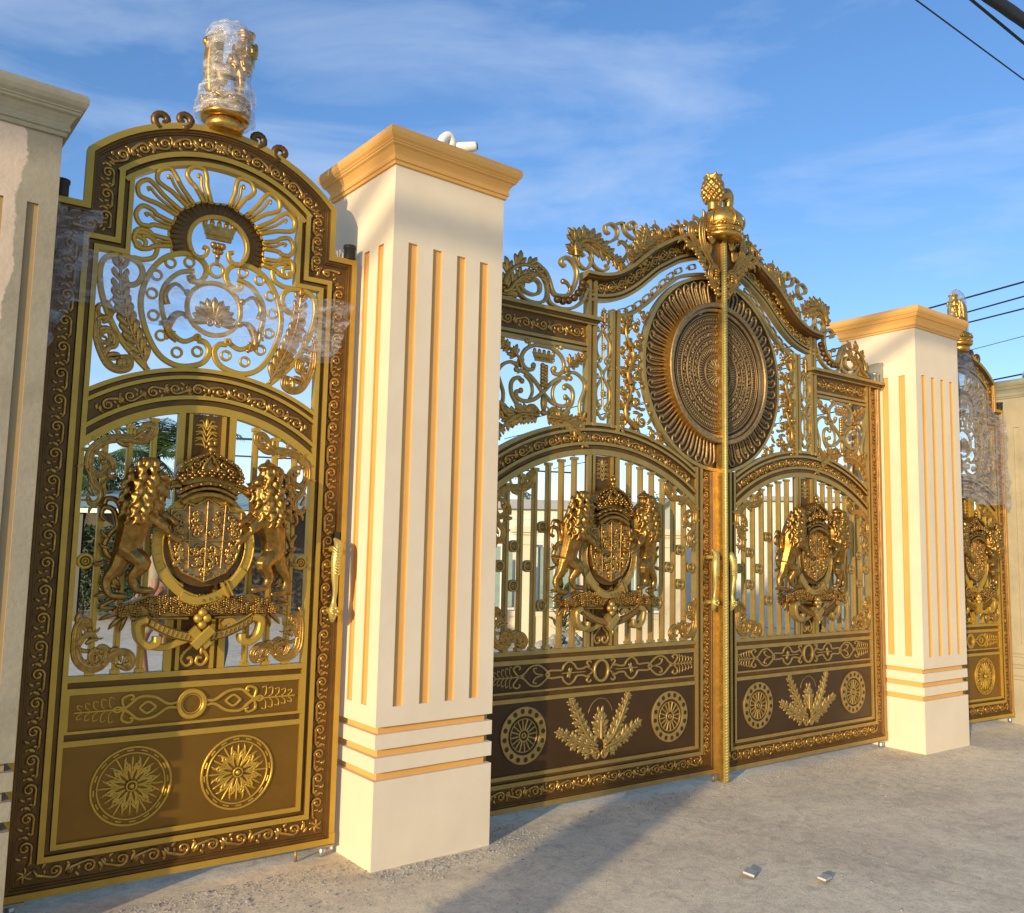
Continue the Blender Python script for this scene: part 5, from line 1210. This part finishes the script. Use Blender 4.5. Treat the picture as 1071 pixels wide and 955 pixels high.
# long white building behind
b = empty('white_building', (10.76, 16.99, gz(12)), ANG)
m = MB(); m.box(0, 7.1, 0, 5, 0, 2.55)
for k in range(9): m.box(-.005, 7.105, -.006, 0, .3+.25*k, .306+.25*k, 1)
m.build('wall', ['bldg', 'fascia'], b)
m = MB(); m.box(-.15, 7.25, -.18, 5.2, 2.55, 2.76); m.build('roof', ['fascia'], b)
for x in (1.3, 4.9):
    w = MB(); w.box(x-.5, x+.5, -.03, .0, 1.0, 1.08); w.box(x-.5, x+.5, -.03, .0, 1.92, 2.0); w.box(x-.5, x-.44, -.03, 0, 1.08, 1.92); w.box(x+.44, x+.5, -.03, 0, 1.08, 1.92); o = w.build('window', ['rail'], b)
    w = MB(); w.box(x-.44, x+.44, -.012, -.008, 1.08, 1.92); w.build('pane', ['winglass'], o)
tag(b, 'long low white building with grey roof edge, seen through the left double gate leaf', 'building')
b = empty('white_outbuilding', (12.35, 10.75, gz(13)), ANG-.12)
m = MB(); m.box(0, 4.6, 0, 3.5, 0, 2.62)
for k in range(6): m.box(.7*k+.3, .7*k+.312, -.006, 0, .35, 2.6, 1)
m.box(0, 4.6, -.006, 0, .33, .345, 1); m.build('wall', ['bldg', 'fascia'], b)
m = MB(); m.box(-.1, 4.7, -.12, 3.6, 2.62, 2.70); m.build('roof', ['fascia'], b)
m = MB(); m.box(3.2, 3.95, -.03, -.007, .1, 2.1); m.build('door', ['fascia'], b)
tag(b, 'plain white outbuilding with thin vertical joints, seen through the right leaf of the double gate', 'building')
# fence with pillars and glass panels
b = empty('courtyard_fence', (8.24, 12.08, gz(9)), ANG)
L = 4.75
m = MB(); m.box(-.5, L+.2, 0, .22, -.1, .52); m.box(-.5, L+.2, -.03, .25, .52, .60); m.build('low_wall', ['cornwhite'], b)
for x in (-.15, 1.27, 2.35, 3.70):
    m = MB(); m.box(x-.16, x+.16, -.07, .29, -.1, 1.86); m.box(x-.19, x+.19, -.10, .32, 1.70, 1.74)
    o = m.build('pillar', ['cornwhite'], b)
    m = MB(); m.box(x-.21, x+.21, -.12, .34, 1.861, 1.90); m.box(x-.26, x+.26, -.17, .39, 1.901, 1.96); m.box(x-.20, x+.20, -.11, .33, 1.961, 2.0); m.build('cap', ['cornwhite'], o)
for x0, x1 in ((.01, 1.10), (1.44, 2.18), (2.52, 3.53)):
    m = MB(); m.box(x0+.04, x1-.04, .10, .115, .66, 1.66, 0); m.build('glass_panel', ['glassy'], b)
    m = MB(); m.box(x0, x1, .09, .13, 1.66, 1.70); m.box(x0, x1, .09, .13, .61, .65)
    k = x0+.04
    while k < x1: m.box(k, k+.02, .085, .135, .651, 1.659); k += .27
    m.build('railing', ['rail'], b)
tag(b, 'cream courtyard fence with ochre-capped pillars and frosted panels, behind the double gate', 'fence')
# small red tiled roof behind the fence
b = empty('tiled_shed', (8.9, 13.4, gz(9)), ANG); m = MB(); m.box(0, 1.5, 0, 1.5, 0, 1.62); m.build('wall', ['bldg'], b)
m = MB(); m.add([(-.15, -.15, 1.60), (1.65, -.15, 1.60), (1.65, 1.65, 1.60), (-.15, 1.65, 1.60), (.75, .75, 1.98)], [(0, 1, 4), (1, 2, 4), (2, 3, 4), (3, 0, 4), (3, 2, 1, 0)]); m.build('roof', ['rooftile'], b)
tag(b, 'small shed with a red tiled hip roof behind the courtyard fence', 'shed')
# open carport with pale green roof beyond the side gate
b = empty('carport', (2.6, 20.5, gz(3)), math.atan2(16.39-20.21, 8.28-3.5))
m = MB()
for i in range(64): m.add([(i*.1, -.6, 2.20+.018*(i % 2)), ((i+1)*.1, -.6, 2.20+.018*((i+1) % 2)), ((i+1)*.1, 3.2, 2.75+.018*((i+1) % 2)), (i*.1, 3.2, 2.75+.018*(i % 2))], [(0, 1, 2, 3)])
m.box(0, 6.4, -.62, -.58, 2.10, 2.19); m.build('roof', ['awning'], b)
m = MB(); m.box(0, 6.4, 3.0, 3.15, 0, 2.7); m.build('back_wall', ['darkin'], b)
for x in (.1, 2.2, 4.3, 6.3): m = MB(); m.box(x-.04, x+.04, -.5, -.42, 0, 2.12); m.build('post', ['black'], b)
tag(b, 'carport with a pale green metal roof and white edge, seen through the far left gate', 'carport')

def motorbike(loc, rz):
    r = empty('motorbike', loc, rz); M['redpaint'] = mat('red_paint', (.45, .02, .02), .3); M['rubber'] = mat('black_rubber', (.02, .02, .02), .8)
    for x in (-.62, .62):
        w = MB(); w.tube([(x+.27*C_(k*.3927), 0, .28+.27*S_(k*.3927)) for k in range(16)], .045, 8, closed=True); o = w.build('wheel', ['rubber'], r)
        w = MB(); w.tube([(x, -.03, .28), (x, .03, .28)], .05, 12)
        for k in range(8): w.tube([(x, 0, .28), (x+.24*C_(k*.785), 0, .28+.24*S_(k*.785))], .006, 5)
        w.build('rim', ['steel'], o)
    w = MB(); w.chain([(-.55, 0, .62, .09), (-.2, 0, .58, .12), (.1, 0, .52, .10), (.35, 0, .62, .09), (.5, 0, .85, .07)]); w.chain([(.1, 0, .45, .09), (-.25, 0, .38, .12)]); w.build('body', ['redpaint'], r)
    w = MB(); w.chain([(-.62, 0, .74, .06), (-.25, 0, .76, .09), (.08, 0, .70, .06)]); w.build('seat', ['rubber'], r)
    w = MB(); w.tube([(.62, .05, .28), (.50, .05, .9)], .02, 6); w.tube([(.44, -.3, 1.0), (.5, 0, .93), (.44, .3, 1.0)], .015, 6); w.build('handlebar', ['steel'], r)
    w = MB(); w.blob(.58, 0, .85, .06, .07, .07); w.build('headlight', ['plasticwhite'], r)
    tag(r, 'red motorbike parked under the carport beyond the far left gate', 'motorbike')
motorbike((8.6, 15.0, gz(8)), ANG+.5)

# people seen through the far left gate
M['skin'] = mat('tanned_skin', (.30, .14, .08), .55, 0, .1, 20); M['jeans'] = mat('grey_blue_cloth', (.13, .15, .19), .85, 0, .2, 30, .2, 200)
M['shirt'] = mat('dark_cloth', (.035, .035, .04), .9, 0, .2, 30, .2, 200); M['khaki'] = mat('beige_cloth', (.35, .29, .2), .9, 0, .2, 30, .2, 200); M['hair'] = mat('black_hair', (.012, .010, .009), .6)
def person(loc, rz, label, long_trousers, stride, top='shirt', low='jeans', phone=False):
    r = empty('person', loc, rz)
    def grow(name, V, E, mats, sub=2, parent=r, rootv=0):
        me = bpy.data.meshes.new(name); me.from_pydata([v[:3] for v in V], E, []); o = bpy.data.objects.new(name, me); COL.objects.link(o); o.parent = parent
        sk = o.modifiers.new('skin', 'SKIN'); o.modifiers.new('sub', 'SUBSURF').levels = sub; o.modifiers['sub'].render_levels = sub
        if not me.skin_vertices: 
            bpy.context.view_layer.update()
        layer = me.skin_vertices[0].data if me.skin_vertices else me.attributes and None
        for i, v in enumerate(V):
            layer[i].radius = (v[3], v[4] if len(v) > 4 else v[3]); layer[i].use_root = (i == rootv)
        dg = bpy.context.evaluated_depsgraph_get(); m2 = bpy.data.meshes.new_from_object(o.evaluated_get(dg), depsgraph=dg); o.modifiers.clear(); o.data = m2
        for p in m2.polygons: p.use_smooth = True
        m2.materials.clear()
        for mm in mats: m2.materials.append(M[mm])
        return o
    s = stride   # facing +x
    V = [(0, 0, .95, .12, .10), (0, 0, 1.15, .115, .09), (0, 0, 1.34, .135, .10), (0, 0, 1.46, .06), (.02, 0, 1.54, .05), (.03, 0, 1.62, .085), (.025, 0, 1.70, .075),
         (0, .09, .90, .085), (s*.22, .10, .50, .058), (s*.10-.02, .10, .10, .038), (s*.10+.14, .10, .035, .032),
         (0, -.09, .90, .085), (-s*.12, -.10, .50, .058), (-s*.42, -.10, .14, .038), (-s*.42+.13, -.10, .05, .032),
         (0, .17, 1.40, .055), (-.06, .24, 1.12, .042), (.06, .25, .90, .03), (.08, .25, .84, .026),
         (0, -.17, 1.40, .055), (.02, -.24, 1.12, .042), (.22, -.23, 1.0, .03), (.28, -.22, .98, .026)]
    E_ = [(0, 1), (1, 2), (2, 3), (3, 4), (4, 5), (5, 6), (0, 7), (7, 8), (8, 9), (9, 10), (0, 11), (11, 12), (12, 13), (13, 14), (2, 15), (15, 16), (16, 17), (17, 18), (2, 19), (19, 20), (20, 21), (21, 22)]
    b = grow('body', V, E_, ['skin'])
    # face and hands
    f = MB(); f.blob(.118, 0, 1.625, .016, .012, .018); 
    for sg in (-1, 1): f.blob(.10, sg*.03, 1.655, .012); f.blob(.03, sg*.088, 1.63, .015, .01, .025)
    f.blob(.105, 0, 1.585, .012, .022, .006)
    f.build('face', ['skin'], r)
    for (hx, hy, hz, sg) in ((.09, .25, .80, 1), (.33, -.22, .965, -1)):
        h = MB(); h.chain([(hx-.01, hy, hz+.02, .026), (hx, hy, hz-.02, .03)])
        dx, dz = (.0, -1) if sg > 0 else (.8, -.5)
        for k, L_ in enumerate((.07, .08, .075, .06)): yy = hy+(k-1.5)*.019; h.chain([(hx, yy, hz-.03, .010), (hx+dx*L_*.5+.01, yy, hz-.03+dz*L_*.5, .009), (hx+dx*L_*.7-.015*(-sg), yy, hz-.03+dz*L_, .008)])
        h.chain([(hx+.01, hy-.03*sg, hz, .011), (hx+.045, hy-.04*sg, hz-.03, .010)]); h.build('hand', ['skin'], r)
    Tv = [(0, 0, .93, .135, .115), (0, 0, 1.15, .13, .105), (0, 0, 1.36, .15, .115), (0, 0, 1.45, .075), (0, .17, 1.40, .068), (-.05, .235, 1.16, .056) if not phone else (-.05, .24, 1.12, .05), (0, -.17, 1.40, .068), (.02, -.235, 1.15, .056)]
    Te = [(0, 1), (1, 2), (2, 3), (2, 4), (4, 5), (2, 6), (6, 7)]
    if phone: Tv += [(.06, .25, .92, .038), (.20, -.23, 1.01, .038)]; Te += [(5, 8), (7, 9)]
    grow('shirt', Tv, Te, [top])
    if long_trousers: Lv = [(0, 0, .95, .13, .115), (0, .09, .88, .098), (s*.22, .10, .50, .075), (s*.10-.02, .10, .12, .062), (0, -.09, .88, .098), (-s*.12, -.10, .50, .075), (-s*.40, -.10, .17, .062)]; Le = [(0, 1), (1, 2), (2, 3), (0, 4), (4, 5), (5, 6)]
    else: Lv = [(0, 0, .95, .13, .115), (0, .09, .88, .10), (s*.17, .10, .60, .085), (0, -.09, .88, .10), (-s*.09, -.10, .60, .085)]; Le = [(0, 1), (1, 2), (0, 3), (3, 4)]
    grow('trousers', Lv, Le, [low])
    h = MB(); h.blob(.005, 0, 1.685, .097, .09, .075, nu=16, nv=10); h.blob(-.03, 0, 1.64, .075, .085, .08, nu=14, nv=8); h.build('hair', ['hair'], r)
    if phone: h = MB(); h.box(.36, .372, -.26, -.19, .90, 1.04); h.build('phone', ['lens'], r)
    tag(r, label, 'person', 'people beyond the gates'); return r
person((3.30, 9.05, gz(3)), ANG+R(25), 'person in dark long-sleeved top and grey-blue trousers standing beyond the far left gate', True, .35, phone=True)
person((2.92, 9.8, gz(3)), ANG+R(180), 'bare-legged person in shorts walking beyond the far left gate', False, .55, 'khaki', 'khaki')

# rubble heaps
for i, (x, y, rx, ry, h, lb, sd) in enumerate([(7.7, 8.6, .95, .6, .62, 'tall heap of pale broken concrete behind the left leaf of the double gate', 1), (8.75, 7.6, .8, .5, .36, 'low grey rubble heap behind the meeting stiles of the double gate', 2), (10.6, 6.6, 1.2, .6, .30, 'wide flat gravel heap behind the right leaf of the double gate', 3)]):
    g = MB(); rnd = random.Random(sd)
    for k in range(700):
        a = rnd.uniform(0, 6.28); q_ = math.sqrt(rnd.random()); t = h*(1-q_)**.8
        rock(g, x+rx*q_*C_(a), y+ry*q_*S_(a), gz(x)+t*rnd.uniform(.5, 1), rnd.uniform(.03, .10), rnd, .8, 0 if rnd.random() < .5 else 1)
    o = g.build('rubble_heap', ['stone', 'stone_d']); tag(o, lb, 'rubble', 'rubble heaps in the courtyard')

# ------------------------------------------------------------------ vegetation
M['leaf'] = mat('green_leaf', (.04, .085, .018), .5, 0, .5, 2.5, var=(.028, .065, .014)); M['leaf2'] = mat('dark_leaf', (.03, .07, .02), .55, 0, .5, 3, var=(.015, .04, .012))
M['palmleaf'] = mat('palm_leaflet', (.07, .13, .03), .45, 0, .4, 3, var=(.04, .08, .02)); M['bark'] = mat('bark', (.16, .12, .085), .9, 0, .4, 12, .5, 30)
def palm(x, y, h, label, seed, n=17, fl=2.3):
    rnd = random.Random(seed); r = empty('palm_tree', (x, y, gz(x)))
    t = MB(); L = [(rnd.uniform(-.06, .06)*i, rnd.uniform(-.06, .06)*i, h*i/6) for i in range(7)]; t.tube(catmull(L, 4), [.17-.05*i/24+.012*(i % 2) for i in range(25)], 12); t.build('trunk', ['bark'], r)
    c = MB(); tx, ty, tz = L[-1]
    for k in range(n):
        a = k*2.399; el = R(rnd.uniform(-15, 70)); P = []; p = Vector((tx, ty, tz)); d = Vector((C_(a)*C_(el), S_(a)*C_(el), S_(el))); ln = fl*rnd.uniform(.8, 1.1)
        for i in range(15): P.append(p.copy()); p = p+d*(ln/14); d = (d+Vector((0, 0, -.11))).normalized()
        c.tube([tuple(q_) for q_ in P], [.022*(1-.9*i/15) for i in range(15)], 5)
        for i in range(1, 14):
            for f_ in (0, .33, .66):
                q_ = P[i]+(P[i+1]-P[i])*f_; dd = (P[i+1]-P[i]).normalized(); sd = dd.cross(Vector((0, 0, 1))).normalized()
                for sg in (-1, 1):
                    ll = .55*fl/2.3*math.sin(math.pi*(i+1.5)/17)*rnd.uniform(.8, 1.1); dr = (sd*sg*.85+dd*.55+Vector((0, 0, -.25-rnd.random()*.35))).normalized(); e = q_+dr*ll*.55; tip = q_+dr*ll+Vector((0, 0, -.12*ll)); w = dd*.018
                    c.add([tuple(q_-w), tuple(q_+w), tuple(e+w), tuple(e-w), tuple(tip)], [(0, 1, 2, 3), (3, 2, 4)], 0)
    c.build('crown', ['palmleaf'], r); tag(r, label, 'palm tree', 'palm trees beyond the gates')
palm(7.0, 25.5, 3.9, 'palm tree behind the carport, seen through the left side of the far left gate', 1, 20, 2.6)
palm(4.4, 22.6, 3.3, 'leaning palm crown at the left edge behind the carport', 4, 18, 2.3)
palm(15.2, 20.9, 3.4, 'palm tree rising behind the long white building', 2, 18, 2.2)
def tree(x, y, h, cr, label, seed, name='leafy_tree', n=2600, mt='leaf', flat=.8):
    rnd = random.Random(seed); r = empty(name, (x, y, gz(x))); t = MB(); t.tube([(0, 0, 0), (.05, 0, h*.3), (0, .05, h*.62)], [.14, .11, .06], 9); 
    cl = []
    for k in range(9):
        a = k*2.4; q_ = (cr*.62*rnd.uniform(.3, 1)*C_(a), cr*.62*rnd.uniform(.3, 1)*S_(a), h*rnd.uniform(.55, .95)); cl.append((q_, cr*rnd.uniform(.32, .52))); t.tube([(0, .02, h*.4), (q_[0]*.5, q_[1]*.5, h*.55), q_], [.05, .035, .012], 6)
    t.build('trunk', ['bark'], r); c = MB()
    for k in range(n):
        (cx, cy, cz), rr_ = rnd.choice(cl); v = Vector((rnd.gauss(0, 1), rnd.gauss(0, 1), rnd.gauss(0, 1))).normalized()*rr_*rnd.uniform(.45, 1.05); p = Vector((cx, cy, cz))+Vector((v.x, v.y, v.z*flat))
        a = Vector((rnd.gauss(0, 1), rnd.gauss(0, 1), rnd.gauss(0, .6))).normalized(); b_ = a.orthogonal().normalized(); s_ = rnd.uniform(.05, .10)
        c.add([tuple(p-a*s_), tuple(p+b_*s_*.5), tuple(p+a*s_), tuple(p-b_*s_*.5)], [(0, 1, 2, 3)], 0 if rnd.random() < .65 else 1)
    c.build('crown', [mt, 'leaf2'], r); tag(r, label, 'tree', 'leafy trees beyond the gates')
tree(9.4, 22.6, 3.2, 1.35, 'bushy green tree right of the palm, behind the carport', 3)
tree(11.4, 21.0, 3.0, 1.2, 'bushy green tree behind the right end of the carport', 5)
tree(21.5, 18.6, 3.6, 1.6, 'round tree behind the white building, right of its middle', 6)
tree(5.6, 23.8, 3.5, 1.5, 'dark dense tree between the two palms behind the carport', 9, mt='leaf2')
def hedge(x, y, rz, L, d, h, label, seed):
    rnd = random.Random(seed); r = empty('hedge', (x, y, gz(x)), rz); t = MB()
    for k in range(int(L/.5)): t.tube([(.25+.5*k, d/2, 0), (.25+.5*k, d/2, h*.7)], .02, 5)
    t.build('stems', ['bark'], r); c = MB()
    for k in range(int(L*d*h*1500)+500):
        p = Vector((rnd.uniform(0, L), rnd.uniform(0, d), rnd.uniform(.03, 1)**.8*h)); a = Vector((rnd.gauss(0, 1), rnd.gauss(0, 1), rnd.gauss(0, .7))).normalized(); b_ = a.orthogonal().normalized(); s_ = rnd.uniform(.035, .07)
        c.add([tuple(p-a*s_), tuple(p+b_*s_*.5), tuple(p+a*s_), tuple(p-b_*s_*.5)], [(0, 1, 2, 3)], 0 if rnd.random() < .4 else 1)
    c.build('foliage', ['leaf', 'leaf2'], r); tag(r, label, 'hedge')
hedge(2.3, 20.3, math.atan2(-.62, .78), 4.6, .6, 1.85, 'dark clipped hedge in front of the carport', 5)
def plant(x, y, h, label, seed):
    rnd = random.Random(seed); r = empty('potted_plant' if False else 'shrub', (x, y, gz(x))); c = MB(); t = MB(); t.tube([(0, 0, 0), (0, 0, h*.5)], .015, 6); t.build('stem', ['bark'], r)
    for k in range(70):
        a = rnd.uniform(0, 6.28); z0 = rnd.uniform(.1, .9)*h; el = rnd.uniform(.1, 1.1); L_ = h*rnd.uniform(.25, .45); d = Vector((C_(a)*C_(el), S_(a)*C_(el), S_(el))); sd = d.cross(Vector((0, 0, 1))).normalized()*L_*.12; p = Vector((0, 0, z0)); m_ = p+d*L_*.5
        c.add([tuple(p), tuple(m_-sd), tuple(p+d*L_-Vector((0, 0, .05*L_))), tuple(m_+sd)], [(0, 1, 2, 3)], k % 2)
    c.build('leaves', ['leaf', 'leaf2'], r); tag(r, label, 'shrub', 'shrubs in the courtyard')
plant(12.0, 7.6, .75, 'low leafy shrub by the gravel behind the right leaf', 1); plant(12.75, 7.4, .95, 'taller leafy shrub farther right behind the right leaf', 2); plant(9.7, 10.9, 1.0, 'leafy shrub in front of the courtyard fence', 3)

# ------------------------------------------------------------------ overhead lines
def line(a, b, r, label, grp, ext0=.2, ext1=.6, sag=.0, zl=0):
    E0 = Vector((0, 0, 1.6)); lv = lambda p, z: E0+(Vector(p)-E0)*((z-1.6)/(p[2]-1.6))      # a level wire at height zl
    if zl: a, b = lv(a, zl), lv(b, zl); d_ = (b-a).normalized(); p0 = a-d_*30; p1 = b+d_*30
    else: a, b = Vector(a), Vector(b); p0 = a+(a-b)*ext0; p1 = b+(b-a)*ext1
    m = MB(); n = 24
    m.tube([tuple(p0+(p1-p0)*(i/n)-Vector((0, 0, sag*4*(i/n)*(1-i/n)))) for i in range(n+1)], r, 6)
    tag(m.build('power_line', ['cable']), label, 'cable', grp)
G = 'power lines behind the gates'
line((39.15, 18.83, 12.94), (21.21, 8.04, 7.91), .022, 'topmost of the power lines passing behind the right cream pillar', G, 1.0, zl=8.2)
line((40.57, 17.73, 12.81), (21.24, 8.06, 7.58), .020, 'second power line from the top behind the right cream pillar', G, 1.0, zl=8.0)
line((40.66, 17.72, 12.34), (21.26, 8.08, 7.30), .020, 'third power line from the top behind the right cream pillar', G, .2, zl=7.8)
line((41.15, 17.48, 11.2), (21.31, 8.13, 6.67), .008, 'thin faint wire below the three thick lines at the right', G, .1, zl=7.0)
line((41.76, 17.2, 9.73), (21.38, 8.18, 5.81), .020, 'lowest power line at the right, just above the bare cement pillar', G, .05, zl=6.2)
line((12.4, 40.4, 6.33), (22.0, 33.0, 6.0), .05, 'upper wire seen through the arch of the far left gate', G, .2, .5)
line((12.4, 40.4, 5.54), (22.0, 33.0, 5.2), .035, 'lower wire seen through the arch of the far left gate', G, .2, .5)
G = 'overhead cables at the top right corner'
line((8.43, 4.11, 7.31), (7.29, 2.70, 5.42), .009, 'thin wire crossing the top right corner of the sky', G, .6, 1.2, zl=7.6)
line((8.88, 3.76, 7.33), (7.27, 2.68, 5.71), .017, 'thin black cable just below the thick bundle, top right corner', G, .6, 1.2, zl=7.7)
c = MB()
E0 = Vector((0, 0, 1.6)); a, b = [E0+(Vector(p)-E0)*(6.2/(p[2]-1.6)) for p in ((8.57, 3.41, 7.01), (7.27, 2.66, 5.88))]; d_ = (b-a).normalized(); rnd = random.Random(1)
for k in range(14):
    o_ = Vector((rnd.uniform(-.09, .09), rnd.uniform(-.09, .09), rnd.uniform(-.09, .09))); p0 = a-d_*30+o_*1.3; p1 = b+d_*30-o_*1.3
    c.tube([tuple(p0+(p1-p0)*(i/120)+Vector((.03*S_(i*.9+k), 0, .03*C_(i*1.1+k)))) for i in range(121)], .055, 7)
tag(c.build('cable_bundle', ['cable']), 'thick black bundle of cables crossing the top right corner', 'cable', G)

for zz, lb in ((5.62, 'lower bundle of street cables running along the road behind the viewer'), (5.98, 'upper bundle of street cables running along the road behind the viewer')):
    m = MB(); m.tube([(-16+2*i, -.95+.02*i, zz-.002*(i-8)**2+.01*i) for i in range(17)], .055, 8); tag(m.build('street_cable', ['cable']), lb, 'cable', 'street cables overhead')
# square post added out of frame at left to cast the slab's long shadow
b = empty('shadow_post', (-2.6, 1.05, 0)); m = MB(); m.prism([(-.17, -.17), (.17, -.17), (.17, .17), (-.17, .17)], 0, 1.62); m.build('shaft', ['cement'], b)
m = MB(); m.add([(-.17, -.17, 1.621), (.17, -.17, 1.621), (.17, .17, 1.621), (-.17, .17, 1.621), (0, 0, 1.70)], [(0, 1, 4), (1, 2, 4), (2, 3, 4), (3, 0, 4), (3, 2, 1, 0)]); m.build('top', ['cement'], b)
tag(b, 'added square post out of view, there to cast the long shadow on the slab', 'post')

# ------------------------------------------------------------------ light, sky, camera
AZ, EL = R(23), R(10.5)
ds = Vector((-C_(AZ)*C_(EL), -S_(AZ)*C_(EL), S_(EL)))      # towards the sun
sun = bpy.data.lights.new('sun', 'SUN'); sun.energy = 3.5; sun.angle = R(.9); sun.color = (1.0, .80, .50)
so = bpy.data.objects.new('sun', sun); COL.objects.link(so); so.rotation_euler = ds.to_track_quat('Z', 'Y').to_euler()
w = bpy.data.worlds.new('World'); scn.world = w; w.use_nodes = True; nt = w.node_tree; N = nt.nodes; L = nt.links
bg = N['Background']; bg.inputs[1].default_value = .15
sky = N.new('ShaderNodeTexSky'); sky.sky_type = 'NISHITA'; sky.sun_disc = False; sky.sun_elevation = EL; sky.sun_rotation = math.atan2(ds.x, ds.y); sky.air_density = 1.0; sky.dust_density = .4; sky.ozone_density = 2.5
tc = N.new('ShaderNodeTexCoord'); mp = N.new('ShaderNodeMapping'); mp.inputs['Scale'].default_value = (1.0, 1.0, 4.2); mp.inputs['Rotation'].default_value = (.12, .1, .5)
L.new(tc.outputs['Generated'], mp.inputs[0])
n = N.new('ShaderNodeTexNoise'); n.inputs['Scale'].default_value = 2.3; n.inputs['Detail'].default_value = 9; n.inputs['Roughness'].default_value = .58; n.inputs['Distortion'].default_value = .5; L.new(mp.outputs[0], n.inputs['Vector'])
r = N.new('ShaderNodeMapRange'); r.inputs['From Min'].default_value = .46; r.inputs['From Max'].default_value = .80; r.inputs['To Min'].default_value = 0; r.inputs['To Max'].default_value = .6; L.new(n.outputs['Fac'], r.inputs['Value'])
mx = N.new('ShaderNodeMix'); mx.data_type = 'RGBA'; mx.inputs['B'].default_value = (3.6, 4.2, 5.2, 1); L.new(r.outputs[0], mx.inputs['Factor']); hs = N.new('ShaderNodeHueSaturation'); hs.inputs['Saturation'].default_value = 1.2; hs.inputs['Value'].default_value = 1.0; tn = N.new('ShaderNodeMix'); tn.data_type = 'RGBA'; tn.blend_type = 'MULTIPLY'; tn.inputs['Factor'].default_value = 1; tn.inputs['B'].default_value = (1.38, 1.27, 1.38, 1); gm = N.new('ShaderNodeGamma'); gm.inputs[1].default_value = .92; L.new(sky.outputs[0], gm.inputs[0]); L.new(gm.outputs[0], tn.inputs['A']); L.new(tn.outputs['Result'], hs.inputs['Color']); L.new(hs.outputs[0], mx.inputs['A']); L.new(mx.outputs['Result'], bg.inputs[0])

cam = bpy.data.cameras.new('camera'); co = bpy.data.objects.new('camera', cam); COL.objects.link(co)
f_ = Vector((0.6160656, 0.78086263, 0.10352164)); r_ = Vector((0.78353036, -0.62098951, 0.02126515)); u_ = r_.cross(f_)
mw = Matrix((( r_.x, u_.x, -f_.x, 0), (r_.y, u_.y, -f_.y, 0), (r_.z, u_.z, -f_.z, 1.6), (0, 0, 0, 1))); co.matrix_world = mw
cam.sensor_fit = 'HORIZONTAL'; cam.sensor_width = 36; cam.lens = 910.54/1071*36; cam.clip_start = .05; cam.clip_end = 2000
scn.camera = co
scn.view_settings.view_transform = 'Standard'; scn.view_settings.look = 'None'; scn.view_settings.exposure = 0.42; scn.view_settings.gamma = 1
